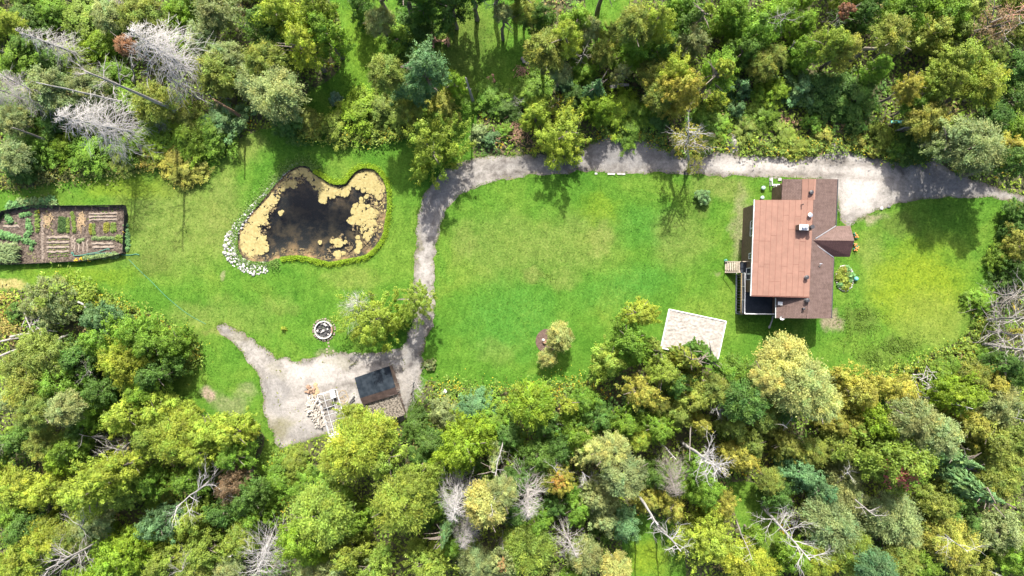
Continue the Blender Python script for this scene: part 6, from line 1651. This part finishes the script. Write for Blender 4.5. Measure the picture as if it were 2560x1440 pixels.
border([(1090, 970), (1180, 985), (1280, 985), (1400, 972), (1500, 962)], 5200, 1.7, 1.4, .30, (.11, .18, .03), YF)
border([(2040, 950), (2120, 965), (2250, 930), (2330, 900), (2400, 870), (2450, 820), (2465, 760)], 6000, 1.5, 1.3, .16, (.13, .19, .03), YF)
border([(700, 1150), (720, 1200), (680, 1250), (640, 1290), (600, 1250)], 4600, 2.6, 1.2, .22, (.105, .175, .03), YF)
border([(760, 335), (830, 340), (920, 345), (1010, 330), (1060, 300)], 4200, 1.1, 1.5, .2, (.13, .18, .03), YF)
border([(350, 405), (420, 400), (470, 420), (440, 440)], 2600, 1.2, 1.3, .35, (.17, .17, .04), (.42, .31, .06))
border([(1500, 330), (1580, 330), (1680, 365), (1780, 370)], 2600, 1.2, 1.2, .22, (.10, .16, .03), (.40, .30, .03))
border([(1860, 370), (1950, 375), (2060, 365), (2150, 365), (2250, 385), (2320, 392)], 4200, 1.3, 1.2, .16, (.11, .165, .03), YF)
border([(0, 440), (90, 440), (200, 420), (320, 405)], 3400, 1.8, 1.0, .1, (.115, .13, .04), (.36, .25, .05))
border([(10, 745), (30, 790), (20, 830)], 1600, 1.6, .6, .3, (.20, .18, .05), (.42, .29, .08))
border([(405, 1195), (430, 1230), (400, 1250)], 1800, 1.2, 1.6, .4, (.13, .18, .03), YF)
# bright long grass round the pond and along the stones
sh_pts = px_poly([(500 + 0, 0)], 1) if False else None
def rim(i0, i1, n, wdt, hgt, c, name='shore_grass'):
    L_ = np.array(pond + pond)[i0:i1]; i = rng.integers(0, len(L_) - 1, n); f = rng.random((n, 1)); P_ = L_[i] * (1 - f) + L_[i + 1] * f
    t_ = L_[i + 1] - L_[i]; t_ /= np.linalg.norm(t_, axis=1, keepdims=True); nn = np.stack([t_[:, 1], -t_[:, 0]], 1)
    inside = in_poly(P_ + nn * .25, pond_np); nn[inside] *= -1
    P_ = P_ + nn * (abs(rng.normal(size=(n, 1))) * wdt * .6 - .05); z_ = hgt * rng.uniform(.3, 1, n)
    col = np.array(c) * (1 + .22 * rng.normal(size=(n, 1))).clip(.5, 1.5)
    T_ = np.c_[rng.normal(size=(n, 2)) * .7, np.full(n, .5)]
    V_, F_ = cards(np.c_[P_, z_], np.c_[rng.normal(size=(n, 2)) * .6, np.ones(n)], rng.uniform(.10, .2, n), .22, T_)
    o = link_mesh(name, mesh_np(name, V_, F_, M['weed'], col), kind='stuff'); o.color = (1, 1, 1, 1)
NP = len(pond)
q0 = 4 * 3
rim(q0, NP - 4 * 13, 9000, .42, .45, (.15, .235, .014))
rim(NP - 4 * 13, NP + q0, 3600, 1.0, .3, (.10, .175, .035))
# grass tufts: over the lawns and thicker along their edges
n0 = 110000
pts = np.stack([rng.uniform(-66, 66, n0), rng.uniform(-38, 38, n0)], 1)
keep = in_poly(pts, lawn_np)
for g in glades: keep |= in_poly(pts, np.array(g))
keep &= ~in_poly(pts, drive_np) & ~in_poly(pts, soil_np) & (~in_poly(pts, pond_np))
keep &= ~in_poly(pts, np.array([tuple(W(*p).xy) for p in ((1672, 773), (1814, 803), (1793, 900), (1651, 869))]))
keep &= ~in_poly(pts, np.array([tuple(HZ(a, b).xy) for a, b in ((400, 300), (590, 140), (1020, 140), (1020, 520), (1130, 520), (1130, 740), (980, 760), (960, 1230), (240, 1230), (250, 890), (170, 890), (170, 790), (400, 790))]))
pts = pts[keep]; q = noise_arr(pts, .9, 2.0); q2 = noise_arr(pts, .25, 12.0)
pts, q2 = pts[q > -.25], q2[q > -.25]; m_ = len(pts)
col = np.array((.085, .160, .014)) * (1 + .25 * rng.normal(size=(m_, 1))).clip(.5, 1.7)
wt = np.clip(.35 + 1.5 * q2, 0, 1)[:, None] * .7; col = col * (1 - wt) + np.array((.15, .19, .024)) * wt
# drive edge tufts
eL = np.concatenate([drive_np, drive_np[:1]]); ne = 12000
i = rng.integers(0, len(drive_np), ne); f = rng.random((ne, 1)); Pe = eL[i] * (1 - f) + eL[i + 1] * f + rng.normal(size=(ne, 2)) * .16
Pe = Pe[rng.random(ne) < np.clip(.6 + 1.2 * noise_arr(Pe, .8, 6.0), .05, 1)]
ce = np.array((.12, .175, .022)) * (1 + .25 * rng.normal(size=(len(Pe), 1))).clip(.5, 1.7)
pts = np.r_[pts, Pe]; col = np.r_[col, ce]; m_ = len(pts)
V_, F_ = cards(np.c_[pts, rng.uniform(.03, .07, m_)], np.c_[rng.normal(size=(m_, 2)) * .75, np.ones(m_)], rng.uniform(.05, .10, m_), .5)
link_mesh('grass', mesh_np('grass', V_, F_, M['lawn']), kind='stuff')
# weeds creeping over the gravel yard
n0 = 14000
pts = np.stack([rng.uniform(-38, 42, n0), rng.uniform(-22, 19, n0)], 1); pts = pts[in_poly(pts, drive_np)]
q = noise_arr(pts, .7, 14.0); ed = dist_poly(pts, drive_np); yard = (pts[:, 1] < -4) & (pts[:, 0] < -12)
pts = pts[((q > .26) & (yard | (ed < .5))) | ((ed < .35) & (q > -.1))]; m_ = len(pts)
V_, F_ = cards(np.c_[pts, rng.uniform(.03, .10, m_)], np.c_[rng.normal(size=(m_, 2)) * .6, np.ones(m_)], rng.uniform(.06, .14, m_), .5)
o = link_mesh('gravel_weeds', mesh_np('gravel_weeds', V_, F_, M['weed'], np.array((.15, .165, .04)) * rng.uniform(.6, 1.3, (m_, 1))), kind='stuff'); o.color = (1, 1, 1, 1)

# ================================================================== labels for the trees and shrubs
ZONES = [('above the garden lawn', lambda x, y: x < 330 and 180 <= y < 480), ('in the upper left corner woods', lambda x, y: x < 330 and y < 180),
         ('among the dead trees above the pond', lambda x, y: 330 <= x < 620 and y < 200), ('between the dead trees and garden lawn', lambda x, y: 330 <= x < 620 and y < 480),
         ('left of the upper glade', lambda x, y: x < 860 and y < 270), ('in the hedge above the pond', lambda x, y: x < 1010 and 255 <= y < 360),
         ('on the upper glade', lambda x, y: x < 1300 and y < 240), ('between pond and driveway bend', lambda x, y: x < 1180 and y < 450), ('beside the brush heap above the driveway', lambda x, y: x < 1345 and y < 400),
         ('at the top edge right of the glade', lambda x, y: x < 1580 and y < 160), ('above the middle driveway', lambda x, y: x < 1580 and y < 450),
         ('at the top edge above the gravel heap', lambda x, y: x < 1930 and y < 160), ('behind the gravel heap', lambda x, y: x < 1930 and y < 450),
         ('at the top edge above the house', lambda x, y: x < 2240 and y < 170), ('behind the house driveway', lambda x, y: x < 2240 and y < 450),
         ('in the upper right corner woods', lambda x, y: y < 180), ('where the driveway leaves at right', lambda x, y: y < 500),
         ('at the right edge of the house lawn', lambda x, y: x > 2380 and y < 960), ('beside the house and sandbox', lambda x, y: x > 1700 and y < 860),
         ('in the left island by the brush pile', lambda x, y: x < 240 and y < 960), ('in the left island below the goldenrod', lambda x, y: x < 520 and y < 990),
         ('beside the fire pit track', lambda x, y: x < 1130 and 690 < y < 960), ('by the sandbox', lambda x, y: 1300 < x < 1900 and y < 990), ('below the house lawn', lambda x, y: x > 1880 and y < 1000),
         ('left of the gravel yard', lambda x, y: x < 700 and 960 <= y < 1160), ('in the lower left corner woods', lambda x, y: x < 360 and y >= 1160), ('around the fan-shaped dead tree', lambda x, y: x < 700),
         ('below the shed', lambda x, y: x < 1010 and y < 1240), ('at the bottom edge under the yard', lambda x, y: x < 1010), ('around the round lime maple', lambda x, y: x < 1270 and y < 1220), ('around the feathery white dead spruce', lambda x, y: x < 1270),
         ('near the bright lime tree', lambda x, y: x < 1480 and y < 1140), ('around the straight white dead spruce', lambda x, y: x < 1480), ('between the pale snags', lambda x, y: x < 1700 and y < 1220), ('left of the lower clearing', lambda x, y: x < 1640),
         ('near the thick white dead trunk', lambda x, y: x < 1900 and y < 1210), ('right of the lower clearing', lambda x, y: x < 1930), ('below the pale willow', lambda x, y: x < 2160 and y < 1200), ('by the white branching dead tree', lambda x, y: x < 2160),
         ('around the crimson-patched maple', lambda x, y: x < 2360 and y < 1220), ('at the bottom edge below the crimson maple', lambda x, y: x < 2360), ('at the right edge near the leaning white trunk', lambda x, y: y < 1180), ('in the lower right corner woods', lambda x, y: True)]
ORD = ['first', 'second', 'third', 'fourth', 'fifth', 'sixth', 'seventh', 'eighth', 'ninth', 'tenth', 'eleventh', 'twelfth']
buckets = {}
for o, px, py, cn, kw in REGISTER:
    zn = next(z_[0] for z_ in ZONES if z_[1](px, py))
    buckets.setdefault((cn, kw, zn), []).append((px, py, o))
for (cn, kw, zn), L_ in buckets.items():
    L_.sort(key=lambda q: q[0])
    for i, (px, py, o) in enumerate(L_):
        if len(L_) == 1: s_ = f'{cn} {kw} {zn}'
        elif len(L_) == 2: s_ = f'{"left" if i == 0 else "right"} one of two {cn} {kw}s {zn}' if not kw.endswith('spruce') else f'{"left" if i == 0 else "right"} one of two {cn} {kw} trees {zn}'
        else: s_ = f'{cn} {kw} {zn}, {ORD[i]} from the left'
        o['label'] = s_
